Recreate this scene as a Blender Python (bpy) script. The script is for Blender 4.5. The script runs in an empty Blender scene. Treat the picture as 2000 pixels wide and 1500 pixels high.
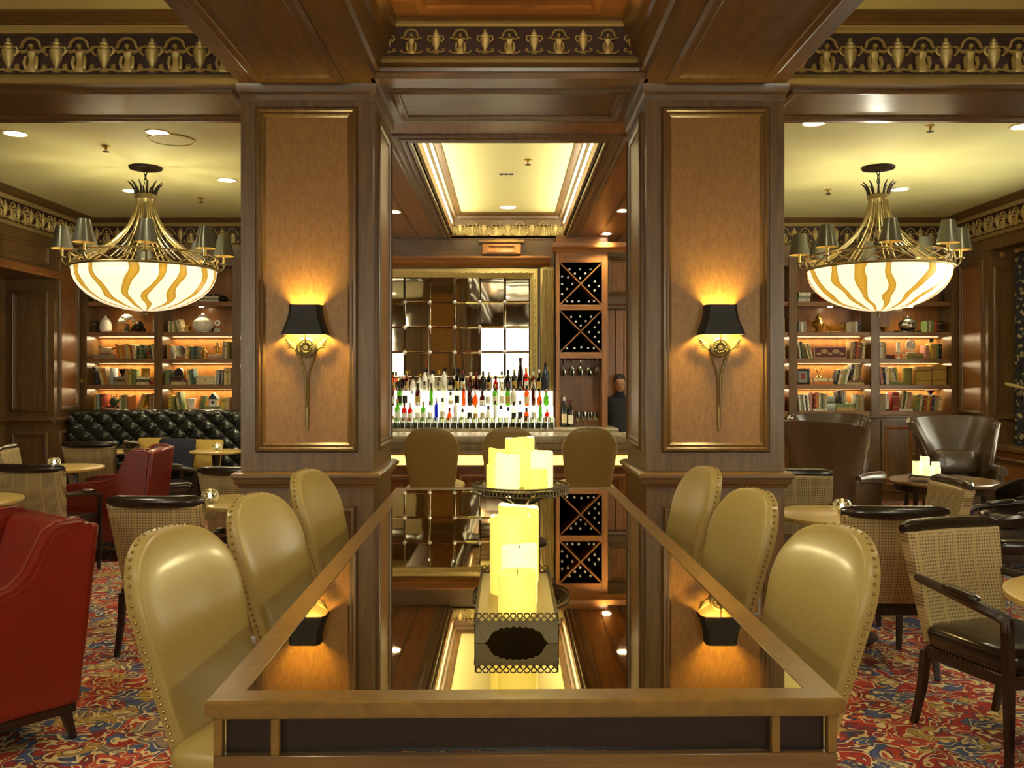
import bpy, bmesh, math, random
from mathutils import Vector, Matrix
R = math.radians; PI = math.pi; TAU = 2 * PI
random.seed(11)
sc = bpy.context.scene
COL = sc.collection

# ------------------------------------------------------------------ camera
CZ = 1.64                      # eye height
cam_d = bpy.data.cameras.new('camera'); cam = bpy.data.objects.new('camera', cam_d); COL.objects.link(cam)
cam.location = (0, 0, CZ); cam.rotation_euler = (R(90), 0, 0)
cam_d.sensor_width = 36; cam_d.lens = 31.5; cam_d.shift_x = 0.004; cam_d.shift_y = -0.0075
cam_d.clip_start = 0.05
sc.camera = cam

# ------------------------------------------------------------------ world, exposure, large lights
w = bpy.data.worlds.new('world'); sc.world = w; w.use_nodes = True
bgn = w.node_tree.nodes['Background']; bgn.inputs[0].default_value = (0.75, 0.85, 1.0, 1); bgn.inputs[1].default_value = 0.6
vs = sc.view_settings
vs.view_transform = 'Standard'; vs.look = 'None'; vs.gamma = 1.0; vs.use_curve_mapping = False
vs.exposure = 1.45
CYC = sc.cycles                                       # light paths: enough for mirrors seen in mirrors
CYC.max_bounces = 7; CYC.diffuse_bounces = 4; CYC.glossy_bounces = 4; CYC.transmission_bounces = 2; CYC.transparent_max_bounces = 8; CYC.use_light_tree = False
CYC.caustics_reflective = False; CYC.caustics_refractive = False; CYC.sample_clamp_indirect = 6.0

def area(name, loc, rot, sx, sy, power, col, spread=180):
    d = bpy.data.lights.new(name, 'AREA'); d.shape = 'RECTANGLE'; d.size = sx; d.size_y = sy
    d.energy = power; d.color = col; d.spread = R(spread)
    o = bpy.data.objects.new(name, d); COL.objects.link(o); o.location = loc; o.rotation_euler = rot
    return o

DAY = (1.0, 0.95, 0.78)
WINDOWS_BACK = [-3.9, 0.15, 4.2]                     # window centres in the wall behind the camera
for i, x in enumerate(WINDOWS_BACK):                 # daylight standing just outside the panes
    area('daylight_rear_window', (x, -4.42, 1.95), (R(90), 0, 0), 1.7, 2.3, 48, DAY)
area('daylight_bay_window', (6.62, 8.9, 2.0), (R(90), 0, R(90)), 2.6, 2.2, 85, DAY)

WARM = (1.0, 0.84, 0.46)
WARM2 = (1.0, 0.91, 0.62)

# ------------------------------------------------------------------ materials
def C(h):
    h = h.lstrip('#'); r = []
    for i in (0, 2, 4):
        c = int(h[i:i + 2], 16) / 255
        r.append(c / 12.92 if c <= 0.04045 else ((c + 0.055) / 1.055) ** 2.4)
    return (*r, 1.0)

MATS = {}
def base_mat(name):
    m = bpy.data.materials.new(name); m.use_nodes = True; MATS[name] = m
    nt = m.node_tree; b = nt.nodes['Principled BSDF']
    return m, nt, b
def N(nt, typ, **kw):
    n = nt.nodes.new(typ)
    for k, v in kw.items():
        if k.startswith('i_'): n.inputs[k[2:].replace('_', ' ')].default_value = v
        else: setattr(n, k, v)
    return n
def coords(nt, scale, rot=(0, 0, 0), kind='Object'):
    t = N(nt, 'ShaderNodeTexCoord'); mp = N(nt, 'ShaderNodeMapping')
    mp.inputs['Scale'].default_value = scale; mp.inputs['Rotation'].default_value = rot
    nt.links.new(t.outputs[kind], mp.inputs['Vector'])
    return mp.outputs['Vector']
def ramp(nt, src, stops, interp='LINEAR'):
    r = N(nt, 'ShaderNodeValToRGB'); cr = r.color_ramp; cr.interpolation = interp
    while len(cr.elements) < len(stops): cr.elements.new(0.5)
    for e, (p, c) in zip(cr.elements, stops): e.position = p; e.color = c
    nt.links.new(src, r.inputs['Fac']); return r.outputs['Color']
def bump(nt, b, src, strength, dist=0.01):
    n = N(nt, 'ShaderNodeBump'); n.inputs['Strength'].default_value = strength; n.inputs['Distance'].default_value = dist
    nt.links.new(src, n.inputs['Height']); nt.links.new(n.outputs['Normal'], b.inputs['Normal'])

def plain(name, col, rough=0.5, metal=0.0, emit=None, es=0.0, spec=0.5, coat=0.0, bmp=0.0, bscale=60, var=0.0):
    m, nt, b = base_mat(name)
    b.inputs['Base Color'].default_value = C(col); b.inputs['Roughness'].default_value = rough
    b.inputs['Metallic'].default_value = metal; b.inputs['Specular IOR Level'].default_value = spec
    b.inputs['Coat Weight'].default_value = coat; b.inputs['Coat Roughness'].default_value = 0.15
    if emit: b.inputs['Emission Color'].default_value = C(emit); b.inputs['Emission Strength'].default_value = es
    if bmp or var:
        n = N(nt, 'ShaderNodeTexNoise'); n.inputs['Scale'].default_value = bscale; n.inputs['Detail'].default_value = 4
        nt.links.new(coords(nt, (1, 1, 1)), n.inputs['Vector'])
        if bmp: bump(nt, b, n.outputs['Fac'], bmp, 0.004)
        if var:
            c = C(col); lo = tuple(x * (1 - var) for x in c[:3]) + (1,); hi = tuple(min(1, x * (1 + var)) for x in c[:3]) + (1,)
            nt.links.new(ramp(nt, n.outputs['Fac'], [(0.35, lo), (0.65, hi)]), b.inputs['Base Color'])
    return m

def wood(name, c1, c2, rough=0.35, scale=(14, 14, 1.2), coat=0.15, bmp=0.05):
    m, nt, b = base_mat(name)
    v = coords(nt, scale)
    n = N(nt, 'ShaderNodeTexNoise'); n.inputs['Scale'].default_value = 2.2; n.inputs['Detail'].default_value = 7; n.inputs['Distortion'].default_value = 0.8
    nt.links.new(v, n.inputs['Vector'])
    nt.links.new(ramp(nt, n.outputs['Fac'], [(0.3, C(c1)), (0.7, C(c2))]), b.inputs['Base Color'])
    b.inputs['Roughness'].default_value = rough; b.inputs['Coat Weight'].default_value = coat; b.inputs['Coat Roughness'].default_value = 0.2
    if bmp: bump(nt, b, n.outputs['Fac'], bmp, 0.003)
    return m

wood('walnut', '#5a4226', '#78592f')                               # vertical grain joinery
wood('walnut_across', '#5a4226', '#78592f', scale=(1.2, 14, 14), rough=.28, coat=.5)   # grain along X
wood('walnut_along', '#5a4226', '#78592f', scale=(14, 1.2, 14))    # grain along Y
wood('mahogany', '#7a4c22', '#9c6630', rough=0.32)
wood('mahogany_across', '#7a4c22', '#a06a32', rough=0.3, scale=(1.2, 14, 14))
wood('mahogany_along', '#7a4c22', '#a06a32', rough=0.3, scale=(14, 1.2, 14))
wood('light_rim', '#6e5224', '#84632d', rough=0.28, scale=(10, 10, 10), coat=0.3, bmp=0.0)
wood('table_maple', '#c8a554', '#d8b968', rough=0.3, scale=(3, 14, 14), coat=0.2)
wood('dark_leg', '#1e120c', '#2c1a11', rough=0.3, coat=0.3)
wood('apron_dark', '#100907', '#1a0f0a', rough=0.3, coat=0.3, scale=(2, 14, 14))
wood('shelf_wood', '#7c5532', '#946a42', scale=(1.2, 14, 14))

def burlap():
    m, nt, b = base_mat('column_field')
    n = N(nt, 'ShaderNodeTexNoise'); n.inputs['Scale'].default_value = 55; n.inputs['Detail'].default_value = 6; n.inputs['Roughness'].default_value = 0.7
    nt.links.new(coords(nt, (1, 1, 0.45)), n.inputs['Vector'])
    nt.links.new(ramp(nt, n.outputs['Fac'], [(0.3, C('#84581e')), (0.7, C('#9e722e'))]), b.inputs['Base Color'])
    b.inputs['Roughness'].default_value = 0.42; b.inputs['Coat Weight'].default_value = 0.1; b.inputs['Coat Roughness'].default_value = 0.25
    bump(nt, b, n.outputs['Fac'], 0.08, 0.003)
burlap()

plain('ceiling_paint', '#dad696', 0.8, var=0.04, bscale=1.5)
plain('tray_paint', '#e2da98', 0.75)
plain('gold', '#c2ad6c', 0.4, 0.35, bmp=0.25, bscale=90)
plain('gold_dull', '#a8935a', 0.45, 0.4, bmp=0.3, bscale=120)
plain('frieze_ground', '#3c2117', 0.5)
plain('iron', '#857548', 0.45, 0.6, bmp=0.15, bscale=80)
plain('iron_dark', '#2d2318', 0.5, 0.6)
plain('pewter', '#544a36', 0.4, 0.75, bmp=0.15, bscale=120)
plain('black_shade', '#191613', 0.55)
plain('shade_metal', '#66665a', 0.28, 0.7)
plain('shade_gold', '#d8b968', 0.35, 0.6)
plain('bulb', '#fff2c8', 0.4, emit='#ffeab4', es=14)
plain('lamp_disc', '#fff8e8', 0.4, emit='#fff0cc', es=22)
plain('white_trim', '#efe6cc', 0.5)
plain('tan_leather', '#a28c50', 0.36, coat=0.12, bmp=0.04, bscale=130, var=0.05)
plain('tan_leather_side', '#9a8352', 0.4, bmp=0.15, bscale=150, var=0.1)
plain('red_leather', '#7e2012', 0.3, coat=0.25, bmp=0.08, bscale=90, var=0.12)
plain('red_leather_welt', '#8e3420', 0.3, coat=0.25)
plain('brown_leather', '#4a3a28', 0.26, coat=0.35, bmp=0.1, bscale=70, var=0.15)
plain('black_leather', '#241b14', 0.2, coat=0.4, bmp=0.08, bscale=80, var=0.1)
plain('tuft_leather', '#262a24', 0.2, coat=0.45, bmp=0.06, bscale=60)
plain('nail', '#a8905a', 0.3, 0.9)
plain('stone', '#a79c80', 0.25, var=0.2, bscale=9, coat=0.2)
plain('wax', '#f4e48c', 0.45, emit='#ffdf58', es=.3)
plain('wax_bright', '#f8f0c0', 0.45, emit='#ffea90', es=.5)
plain('flame', '#fff2c0', 0.4, emit='#ffe9a0', es=9)
plain('lit_acrylic', '#ffffff', 0.4, emit='#fff4dc', es=.72)
plain('led_gold', '#f4d690', 0.5, emit='#ffcf78', es=.7)
plain('black', '#060505', 0.6)
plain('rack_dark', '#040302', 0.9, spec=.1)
plain('white_ceramic', '#e6e2d2', 0.3)
plain('silver', '#b8b6a8', 0.25, 0.9)
plain('brass', '#c09a4a', 0.28, 0.9)
plain('pillow_gold', '#c2a045', 0.75, bmp=0.1)
plain('pillow_navy', '#1e1f33', 0.75, bmp=0.1)
plain('skin', '#b98d68', 0.55)
plain('hair', '#241812', 0.6)
plain('dark_shirt', '#1c2126', 0.8, bmp=0.1)
plain('foil', '#e6e4dc', 0.3, 0.5)
plain('label_paper', '#e8e2cc', 0.7)
plain('window_paint', '#d9d0b4', 0.5)

m, nt, b = base_mat('table_glass')
b.inputs['Base Color'].default_value = C('#d2c29a'); b.inputs['Metallic'].default_value = 1.0; b.inputs['Roughness'].default_value = 0.015
m, nt, b = base_mat('mirror')
b.inputs['Base Color'].default_value = C('#d8ceb0'); b.inputs['Metallic'].default_value = 1.0; b.inputs['Roughness'].default_value = 0.03
n = N(nt, 'ShaderNodeTexNoise'); n.inputs['Scale'].default_value = 2.5; nt.links.new(coords(nt, (1, 1, 1)), n.inputs['Vector'])
bump(nt, b, n.outputs['Fac'], 0.04, 0.02)

def glass(name, col, tr=0.85, rough=0.03):
    m, nt, b = base_mat(name)
    nt.nodes.remove(b); out = nt.nodes['Material Output']
    t = N(nt, 'ShaderNodeBsdfTransparent'); t.inputs[0].default_value = C(col)
    g = N(nt, 'ShaderNodeBsdfGlossy'); g.inputs['Roughness'].default_value = rough; g.inputs[0].default_value = (1, 1, 1, 1)
    l = N(nt, 'ShaderNodeLayerWeight'); l.inputs[0].default_value = 1 - tr + 0.2
    mx = N(nt, 'ShaderNodeMixShader')
    nt.links.new(l.outputs['Facing'], mx.inputs[0]); nt.links.new(t.outputs[0], mx.inputs[1]); nt.links.new(g.outputs[0], mx.inputs[2])
    nt.links.new(mx.outputs[0], out.inputs[0])
    return m
glass('glass_clear', '#f4f4ee'); glass('glass_ware', '#dfe2d6', .62, .08); glass('glass_amber', '#d07a26'); glass('glass_green', '#7cae4c'); glass('glass_darkgreen', '#2e4a1e')
glass('glass_blue', '#3050b8'); glass('glass_brown', '#6a2c10'); glass('glass_pale', '#eef2d8'); glass('glass_red', '#c03818'); glass('glass_smoke', '#54483a')
plain('bottle_frost', '#f2f0e4', 0.35); plain('bottle_dark', '#140d0a', 0.12, coat=0.5); plain('bottle_wine', '#16200f', 0.15, coat=0.5)
plain('bottle_navy', '#20304e', 0.2)

def zebra():
    m, nt, b = base_mat('zebra_glass')
    v = coords(nt, (1, 1, 1))
    s = N(nt, 'ShaderNodeSeparateXYZ'); nt.links.new(v, s.inputs[0])
    at = N(nt, 'ShaderNodeMath', operation='ARCTAN2'); nt.links.new(s.outputs['X'], at.inputs[0]); nt.links.new(s.outputs['Y'], at.inputs[1])
    no = N(nt, 'ShaderNodeTexNoise'); no.inputs['Scale'].default_value = 2.6; no.inputs['Detail'].default_value = 0.6; nt.links.new(v, no.inputs['Vector'])
    m1 = N(nt, 'ShaderNodeMath', operation='MULTIPLY'); m1.inputs[1].default_value = 15; nt.links.new(at.outputs[0], m1.inputs[0])
    m2 = N(nt, 'ShaderNodeMath', operation='MULTIPLY'); m2.inputs[1].default_value = 11; nt.links.new(no.outputs['Fac'], m2.inputs[0])
    ad = N(nt, 'ShaderNodeMath', operation='ADD'); nt.links.new(m1.outputs[0], ad.inputs[0]); nt.links.new(m2.outputs[0], ad.inputs[1])
    si = N(nt, 'ShaderNodeMath', operation='SINE'); nt.links.new(ad.outputs[0], si.inputs[0])
    col = ramp(nt, si.outputs[0], [(0.0, C('#fff3d2')), (0.5, C('#fff0c8')), (0.56, C('#b08224')), (1.0, C('#c89a34'))])
    nt.links.new(col, b.inputs['Base Color']); nt.links.new(col, b.inputs['Emission Color'])
    b.inputs['Emission Strength'].default_value = .36; b.inputs['Roughness'].default_value = 0.3
zebra()

def tweed():
    m, nt, b = base_mat('tweed')
    v = coords(nt, (1, 1, 1))
    sep = N(nt, 'ShaderNodeSeparateXYZ'); nt.links.new(v, sep.inputs[0])
    def lines(sock, freq, duty):
        a = N(nt, 'ShaderNodeMath', operation='MULTIPLY'); a.inputs[1].default_value = freq; nt.links.new(sock, a.inputs[0])
        f = N(nt, 'ShaderNodeMath', operation='FRACT'); nt.links.new(a.outputs[0], f.inputs[0])
        g = N(nt, 'ShaderNodeMath', operation='LESS_THAN'); g.inputs[1].default_value = duty; nt.links.new(f.outputs[0], g.inputs[0])
        return g.outputs[0]
    a = lines(sep.outputs['X'], 62, 0.42); c = lines(sep.outputs['Z'], 62, 0.42)
    ad = N(nt, 'ShaderNodeMath', operation='ADD'); nt.links.new(a, ad.inputs[0]); nt.links.new(c, ad.inputs[1])
    hf = N(nt, 'ShaderNodeMath', operation='MULTIPLY'); hf.inputs[1].default_value = 0.5; nt.links.new(ad.outputs[0], hf.inputs[0])
    col = ramp(nt, hf.outputs[0], [(0.0, C('#bba574')), (0.5, C('#a28d62')), (1.0, C('#6e5a40'))])
    wide = lines(sep.outputs['X'], 9, 0.1)
    mx = N(nt, 'ShaderNodeMix', data_type='RGBA'); nt.links.new(wide, mx.inputs['Factor']); nt.links.new(col, mx.inputs['A']); mx.inputs['B'].default_value = C('#b09a64')
    nt.links.new(mx.outputs['Result'], b.inputs['Base Color']); b.inputs['Roughness'].default_value = 0.85
    bump(nt, b, hf.outputs[0], 0.2, 0.002)
tweed()

def carpet():
    m, nt, b = base_mat('carpet')
    v = coords(nt, (1, 1, 1))
    wn = N(nt, 'ShaderNodeTexNoise'); wn.inputs['Scale'].default_value = 5; wn.inputs['Detail'].default_value = 2; nt.links.new(v, wn.inputs['Vector'])
    sub = N(nt, 'ShaderNodeVectorMath', operation='SCALE'); sub.inputs['Scale'].default_value = 0.27; nt.links.new(wn.outputs['Color'], sub.inputs[0])
    add = N(nt, 'ShaderNodeVectorMath', operation='ADD'); nt.links.new(v, add.inputs[0]); nt.links.new(sub.outputs[0], add.inputs[1])
    n1 = N(nt, 'ShaderNodeTexNoise'); n1.inputs['Scale'].default_value = 8.5; n1.inputs['Detail'].default_value = 1.0; nt.links.new(add.outputs[0], n1.inputs['Vector'])
    mu = N(nt, 'ShaderNodeMath', operation='MULTIPLY'); mu.inputs[1].default_value = 6.0; nt.links.new(n1.outputs['Fac'], mu.inputs[0])
    fr = N(nt, 'ShaderNodeMath', operation='FRACT'); nt.links.new(mu.outputs[0], fr.inputs[0])
    cells = N(nt, 'ShaderNodeTexVoronoi'); cells.inputs['Scale'].default_value = 10; nt.links.new(add.outputs[0], cells.inputs['Vector'])
    sx = N(nt, 'ShaderNodeSeparateColor'); nt.links.new(cells.outputs['Color'], sx.inputs[0])
    fill = ramp(nt, sx.outputs[0], [(0.0, C('#a02c1a')), (0.26, C('#b8452a')), (0.42, C('#7c2420')), (0.54, C('#b08c40')), (0.66, C('#4a567e')), (0.8, C('#8c7664')), (0.92, C('#a8341c'))], 'CONSTANT')
    line = ramp(nt, fr.outputs[0], [(0.0, (1, 1, 1, 1)), (0.20, (1, 1, 1, 1)), (0.26, (0, 0, 0, 1)), (1.0, (0, 0, 0, 1))])
    line2 = ramp(nt, fr.outputs[0], [(0.0, (0, 0, 0, 1)), (0.27, (0, 0, 0, 1)), (0.30, (1, 1, 1, 1)), (0.40, (1, 1, 1, 1)), (0.44, (0, 0, 0, 1))])
    m1 = N(nt, 'ShaderNodeMix', data_type='RGBA'); nt.links.new(line2, m1.inputs['Factor']); nt.links.new(fill, m1.inputs['A']); m1.inputs['B'].default_value = C('#383a52')
    m2 = N(nt, 'ShaderNodeMix', data_type='RGBA'); nt.links.new(line, m2.inputs['Factor']); nt.links.new(m1.outputs['Result'], m2.inputs['A']); m2.inputs['B'].default_value = C('#d8c48c')
    nt.links.new(m2.outputs['Result'], b.inputs['Base Color']); b.inputs['Roughness'].default_value = 0.95
    fz = N(nt, 'ShaderNodeTexNoise'); fz.inputs['Scale'].default_value = 260; nt.links.new(v, fz.inputs['Vector']); bump(nt, b, fz.outputs['Fac'], 0.5, 0.004)
carpet()

def curtain_mat():
    m, nt, b = base_mat('curtain_damask')
    v = coords(nt, (1, 1, 1)); vo = N(nt, 'ShaderNodeTexVoronoi'); vo.inputs['Scale'].default_value = 16; nt.links.new(v, vo.inputs['Vector'])
    nt.links.new(ramp(nt, vo.outputs['Distance'], [(0.25, C('#a8976a')), (0.4, C('#27282c')), (0.8, C('#1a1c22'))]), b.inputs['Base Color'])
    b.inputs['Roughness'].default_value = 0.8
curtain_mat()
plain('curtain_lining', '#b9a468', 0.8)

BOOKC = {'orange': '#c8742a', 'rust': '#a8481f', 'cream': '#d8c79a', 'yellow': '#ccb04a', 'dark green': '#33452f', 'green': '#6d8050', 'dark brown': '#2c1c14',
         'black': '#14110f', 'pale blue': '#a2b0b8', 'grey': '#8c8a7c', 'red': '#8e2a1c', 'maroon': '#5c1c18', 'tan': '#a88a58', 'white': '#e2dcc8', 'navy': '#262c42',
         'gold': '#b8953e', 'olive': '#7c7a3a', 'teal': '#3f6460', 'beige': '#c0aa7c', 'brown': '#6b452a', 'pink': '#b88476'}
for k, h in BOOKC.items(): plain('book_' + k, h, 0.6)
plain('violet', '#3c2068', .2)
plain('pages', '#d9cba0', 0.8)
for k in ('bulb', 'lamp_disc', 'flame'): MATS[k].cycles.emission_sampling = 'NONE'     # glow of the fitting itself; its light is the lamp beside it
def M(n): return MATS[n]

# ------------------------------------------------------------------ mesh helpers
class MB:
    def __init__(s): s.v = []; s.f = []; s.m = []; s.mi = 0
    def add(s, vs_, fs_):
        o = len(s.v); s.v += [tuple(p) for p in vs_]; s.f += [tuple(i + o for i in f) for f in fs_]; s.m += [s.mi] * len(fs_); return s
    def box(s, x0, x1, y0, y1, z0, z1):
        return s.add([(x0, y0, z0), (x1, y0, z0), (x1, y1, z0), (x0, y1, z0), (x0, y0, z1), (x1, y0, z1), (x1, y1, z1), (x0, y1, z1)],
                     [(0, 3, 2, 1), (4, 5, 6, 7), (0, 1, 5, 4), (1, 2, 6, 5), (2, 3, 7, 6), (3, 0, 4, 7)])
    def loops(s, loops, closed=True, cap0=False, cap1=False):
        n = len(loops[0]); vs_ = [p for l in loops for p in l]; fs_ = []
        for k in range(len(loops) - 1):
            for i in range(n if closed else n - 1):
                j = (i + 1) % n; fs_.append((k * n + i, k * n + j, (k + 1) * n + j, (k + 1) * n + i))
        if cap0: fs_.append(tuple(range(n - 1, -1, -1)))
        if cap1: fs_.append(tuple((len(loops) - 1) * n + i for i in range(n)))
        return s.add(vs_, fs_)
    def lathe(s, prof, n=16, c=(0, 0, 0), sx=1, sy=1, cap=True):
        ls = [[(c[0] + r * sx * math.cos(TAU * i / n), c[1] + r * sy * math.sin(TAU * i / n), c[2] + z) for i in range(n)] for r, z in prof]
        return s.loops(ls, True, cap and prof[0][0] > 1e-5, cap and prof[-1][0] > 1e-5)
    def cyl(s, r, z0, z1, n=16, c=(0, 0, 0)): return s.lathe([(r, z0), (r, z1)], n, c)
    def ball(s, r, c=(0, 0, 0), n=10, sz=1, sx=1, sy=1):
        return s.lathe([(max(1e-6, r * math.sin(PI * k / (n // 2 + 1))), -r * sz * math.cos(PI * k / (n // 2 + 1))) for k in range(n // 2 + 2)], n, c, sx, sy)
    def tube(s, pts, r, n=6, closed=False, cap=True):
        P = [Vector(p) for p in pts]; m = len(P); rr = r if isinstance(r, (list, tuple)) else [r] * m
        ref = None; ls = []
        for i in range(m):
            if closed: t = P[(i + 1) % m] - P[i - 1]
            else: t = P[min(i + 1, m - 1)] - P[max(i - 1, 0)]
            t = t.normalized() if t.length > 1e-9 else Vector((0, 0, 1))
            if ref is None: ref = Vector((0, 0, 1)) if abs(t.z) < 0.9 else Vector((1, 0, 0))
            a = ref - t * ref.dot(t)
            if a.length < 1e-6: a = t.orthogonal()
            a.normalize(); bq = t.cross(a); ref = a
            ls.append([tuple(P[i] + (a * math.cos(TAU * (k + .5) / n) + bq * math.sin(TAU * (k + .5) / n)) * rr[i]) for k in range(n)])
        if closed: ls.append(ls[0])
        return s.loops(ls, True, cap and not closed, cap and not closed)
    def ring(s, fm, u0, u1, v0, v1, prof):        # mitred rectangular moulding; prof = (inset, height)
        return s.loops([[fm(u0 + d, v0 + d, h), fm(u1 - d, v0 + d, h), fm(u1 - d, v1 - d, h), fm(u0 + d, v1 - d, h)] for d, h in prof])
    def wrap(s, x0, x1, y0, y1, prof):            # moulding round a shaft; prof = (out, z)
        return s.loops([[(x0 - d, y0 - d, z), (x1 + d, y0 - d, z), (x1 + d, y1 + d, z), (x0 - d, y1 + d, z)] for d, z in prof])
    def sweep(s, prof, p0, p1, out):              # prof = closed polygon of (out, up) run from p0 to p1
        o = Vector(out); up = Vector((0, 0, 1))
        return s.loops([[tuple(Vector(p) + o * a + up * b_) for a, b_ in prof] for p in (p0, p1)], True, True, True)
    def quad(s, a, b_, c, d): return s.add([a, b_, c, d], [(0, 1, 2, 3)])
    def cushion(s, outline, th, fm, k=(0.0, 0.45, 0.75, 0.9, 0.97, 1.0), hv=(1.0, 0.97, 0.85, 0.62, 0.36, 0.0)):
        cu = sum(p[0] for p in outline) / len(outline); cv = sum(p[1] for p in outline) / len(outline)
        ls = []
        for a, h in list(zip(k, hv)) + list(zip(k[-2::-1], [-x for x in hv[-2::-1]])):
            a = max(a, 1e-4)
            ls.append([fm(cu + (u - cu) * a, cv + (v - cv) * a, h * th / 2) for u, v in outline])
        return s.loops(ls, True, True, True)
    def xf(s, mat):
        s.v = [tuple(mat @ Vector(p)) for p in s.v]; return s
    def mesh(s, name, mat, bevel=0, smooth=True, ang=38, segs=1):
        me = bpy.data.meshes.new(name); me.from_pydata(s.v, [], s.f)
        mats = mat if isinstance(mat, (list, tuple)) else [mat]
        for m_ in mats: me.materials.append(M(m_))
        if len(mats) > 1: me.polygons.foreach_set('material_index', s.m)
        bm = bmesh.new(); bm.from_mesh(me)
        bmesh.ops.remove_doubles(bm, verts=bm.verts, dist=1e-6)
        bmesh.ops.recalc_face_normals(bm, faces=bm.faces)
        if bevel:
            ed = [e for e in bm.edges if len(e.link_faces) == 2 and e.calc_face_angle(0) > R(30)]
            bmesh.ops.bevel(bm, geom=ed, offset=bevel, segments=segs, affect='EDGES', clamp_overlap=True)
        bm.to_mesh(me); bm.free()
        if smooth:
            me.shade_smooth(); me.set_sharp_from_angle(angle=R(ang))
        return me
    def build(s, name, mat, parent=None, loc=None, rot=None, **kw):
        return place(name, s.mesh(name, mat, **kw), parent, loc, rot)

def place(name, me, parent=None, loc=None, rot=None):
    o = bpy.data.objects.new(name, me); COL.objects.link(o)
    if parent is not None: o.parent = parent
    if loc is not None: o.location = loc
    if rot is not None: o.rotation_euler = rot
    return o
def tag(o, label=None, cat=None, group=None, kind=None):
    if label: o['label'] = label
    if cat: o['category'] = cat
    if group: o['group'] = group
    if kind: o['kind'] = kind
    return o
def thing(name, label, cat, loc=(0, 0, 0), rz=0, group=None, kind=None):
    o = bpy.data.objects.new(name, None); COL.objects.link(o); o.empty_display_size = 0.1
    o.location = loc; o.rotation_euler = (0, 0, rz)
    return tag(o, label, cat, group, kind)
KIDS = {}
def copy_tree(o, label=None, loc=None, rz=None, group=None, parent=None):
    kids = [c for c in o.children]
    c = o.copy(); COL.objects.link(c)
    if parent is not None: c.parent = parent
    if label: c['label'] = label
    if group: c['group'] = group
    if loc is not None: c.location = loc
    if rz is not None: c.rotation_euler = (0, 0, rz)
    for k in kids: copy_tree(k, parent=c)
    return c
def at(px, py, Y):                                # a point of the photograph at its real distance
    return ((px - 992) * Y / 1750, Y, CZ - (py - 735) * Y / 1750)
def point(name, loc, power, col, r=0.03):
    d = bpy.data.lights.new(name, 'POINT'); d.energy = power; d.color = col; d.shadow_soft_size = r
    o = bpy.data.objects.new(name, d); COL.objects.link(o); o.location = loc; return o
def spot(name, loc, power, col, size=100, blend=0.6, r=0.05, rot=(0, 0, 0)):
    d = bpy.data.lights.new(name, 'SPOT'); d.energy = power; d.color = col; d.shadow_soft_size = r; d.spot_size = R(size); d.spot_blend = blend
    o = bpy.data.objects.new(name, d); COL.objects.link(o); o.location = loc; o.rotation_euler = rot; return o
def rrect(w_, h, r, n=4, cx=0, cy=0):
    o = []
    for (sx, sy, a0) in ((1, 1, 0), (-1, 1, 90), (-1, -1, 180), (1, -1, 270)):
        for k in range(n + 1):
            a = R(a0 + 90 * k / n); o.append((cx + sx * (w_ / 2 - r) + r * math.cos(a), cy + sy * (h / 2 - r) + r * math.sin(a)))
    return o
def circ(r, n=24, cx=0, cy=0): return [(cx + r * math.cos(TAU * i / n), cy + r * math.sin(TAU * i / n)) for i in range(n)]
ORD = ['first', 'second', 'third', 'fourth', 'fifth', 'sixth', 'seventh', 'eighth', 'ninth', 'tenth', 'eleventh', 'twelfth', 'thirteenth', 'fourteenth', 'fifteenth',
       'sixteenth', 'seventeenth', 'eighteenth', 'nineteenth', 'twentieth', 'twenty-first', 'twenty-second', 'twenty-third', 'twenty-fourth', 'twenty-fifth',
       'twenty-sixth', 'twenty-seventh', 'twenty-eighth', 'twenty-ninth', 'thirtieth', 'thirty-first', 'thirty-second', 'thirty-third', 'thirty-fourth']
# planes for mitred mouldings: (u, v, height) -> xyz
def front(y): return lambda u, v, h: (u, y - h, v)         # faces the camera
def face_px(x): return lambda u, v, h: (x + h, u, v)       # faces +X
def face_nx(x): return lambda u, v, h: (x - h, u, v)       # faces -X
def face_dn(z): return lambda u, v, h: (u, v, z - h)       # faces down
PANEL = [(0, 0), (0, .014), (.012, .026), (.026, .028), (.036, .016), (.044, .02), (.056, .012), (.066, .012), (.07, 0)]

# ------------------------------------------------------------------ room shell
XL, XR, YB, YF, ZC, ZS = -5.65, 5.95, 12.2, -4.1, 3.73, 3.35     # left, right, far wall, wall behind camera, ceiling, soffit
def struct(name, mb, mat, label, cat, **kw): return tag(mb.build(name, mat, **kw), label, cat, kind='structure')
struct('floor', MB().box(XL - 1, XR + 1, YF - .1, YB + .1, -.1, 0), 'carpet', 'red patterned carpet with navy and cream scrolls across the room', 'carpet floor', smooth=False)
struct('ceiling', MB().box(XL - 1, XR + 1, YF - .1, YB + .1, ZC, ZC + .12), 'ceiling_paint', 'pale yellow plaster ceiling over both lounges', 'ceiling', smooth=False)
struct('wall_back', MB().box(XL - 1, XR + 1, YB, YB + .15, 0, ZC), 'walnut', 'far walnut wall behind the built-in bookcases', 'wall', smooth=False)
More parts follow.
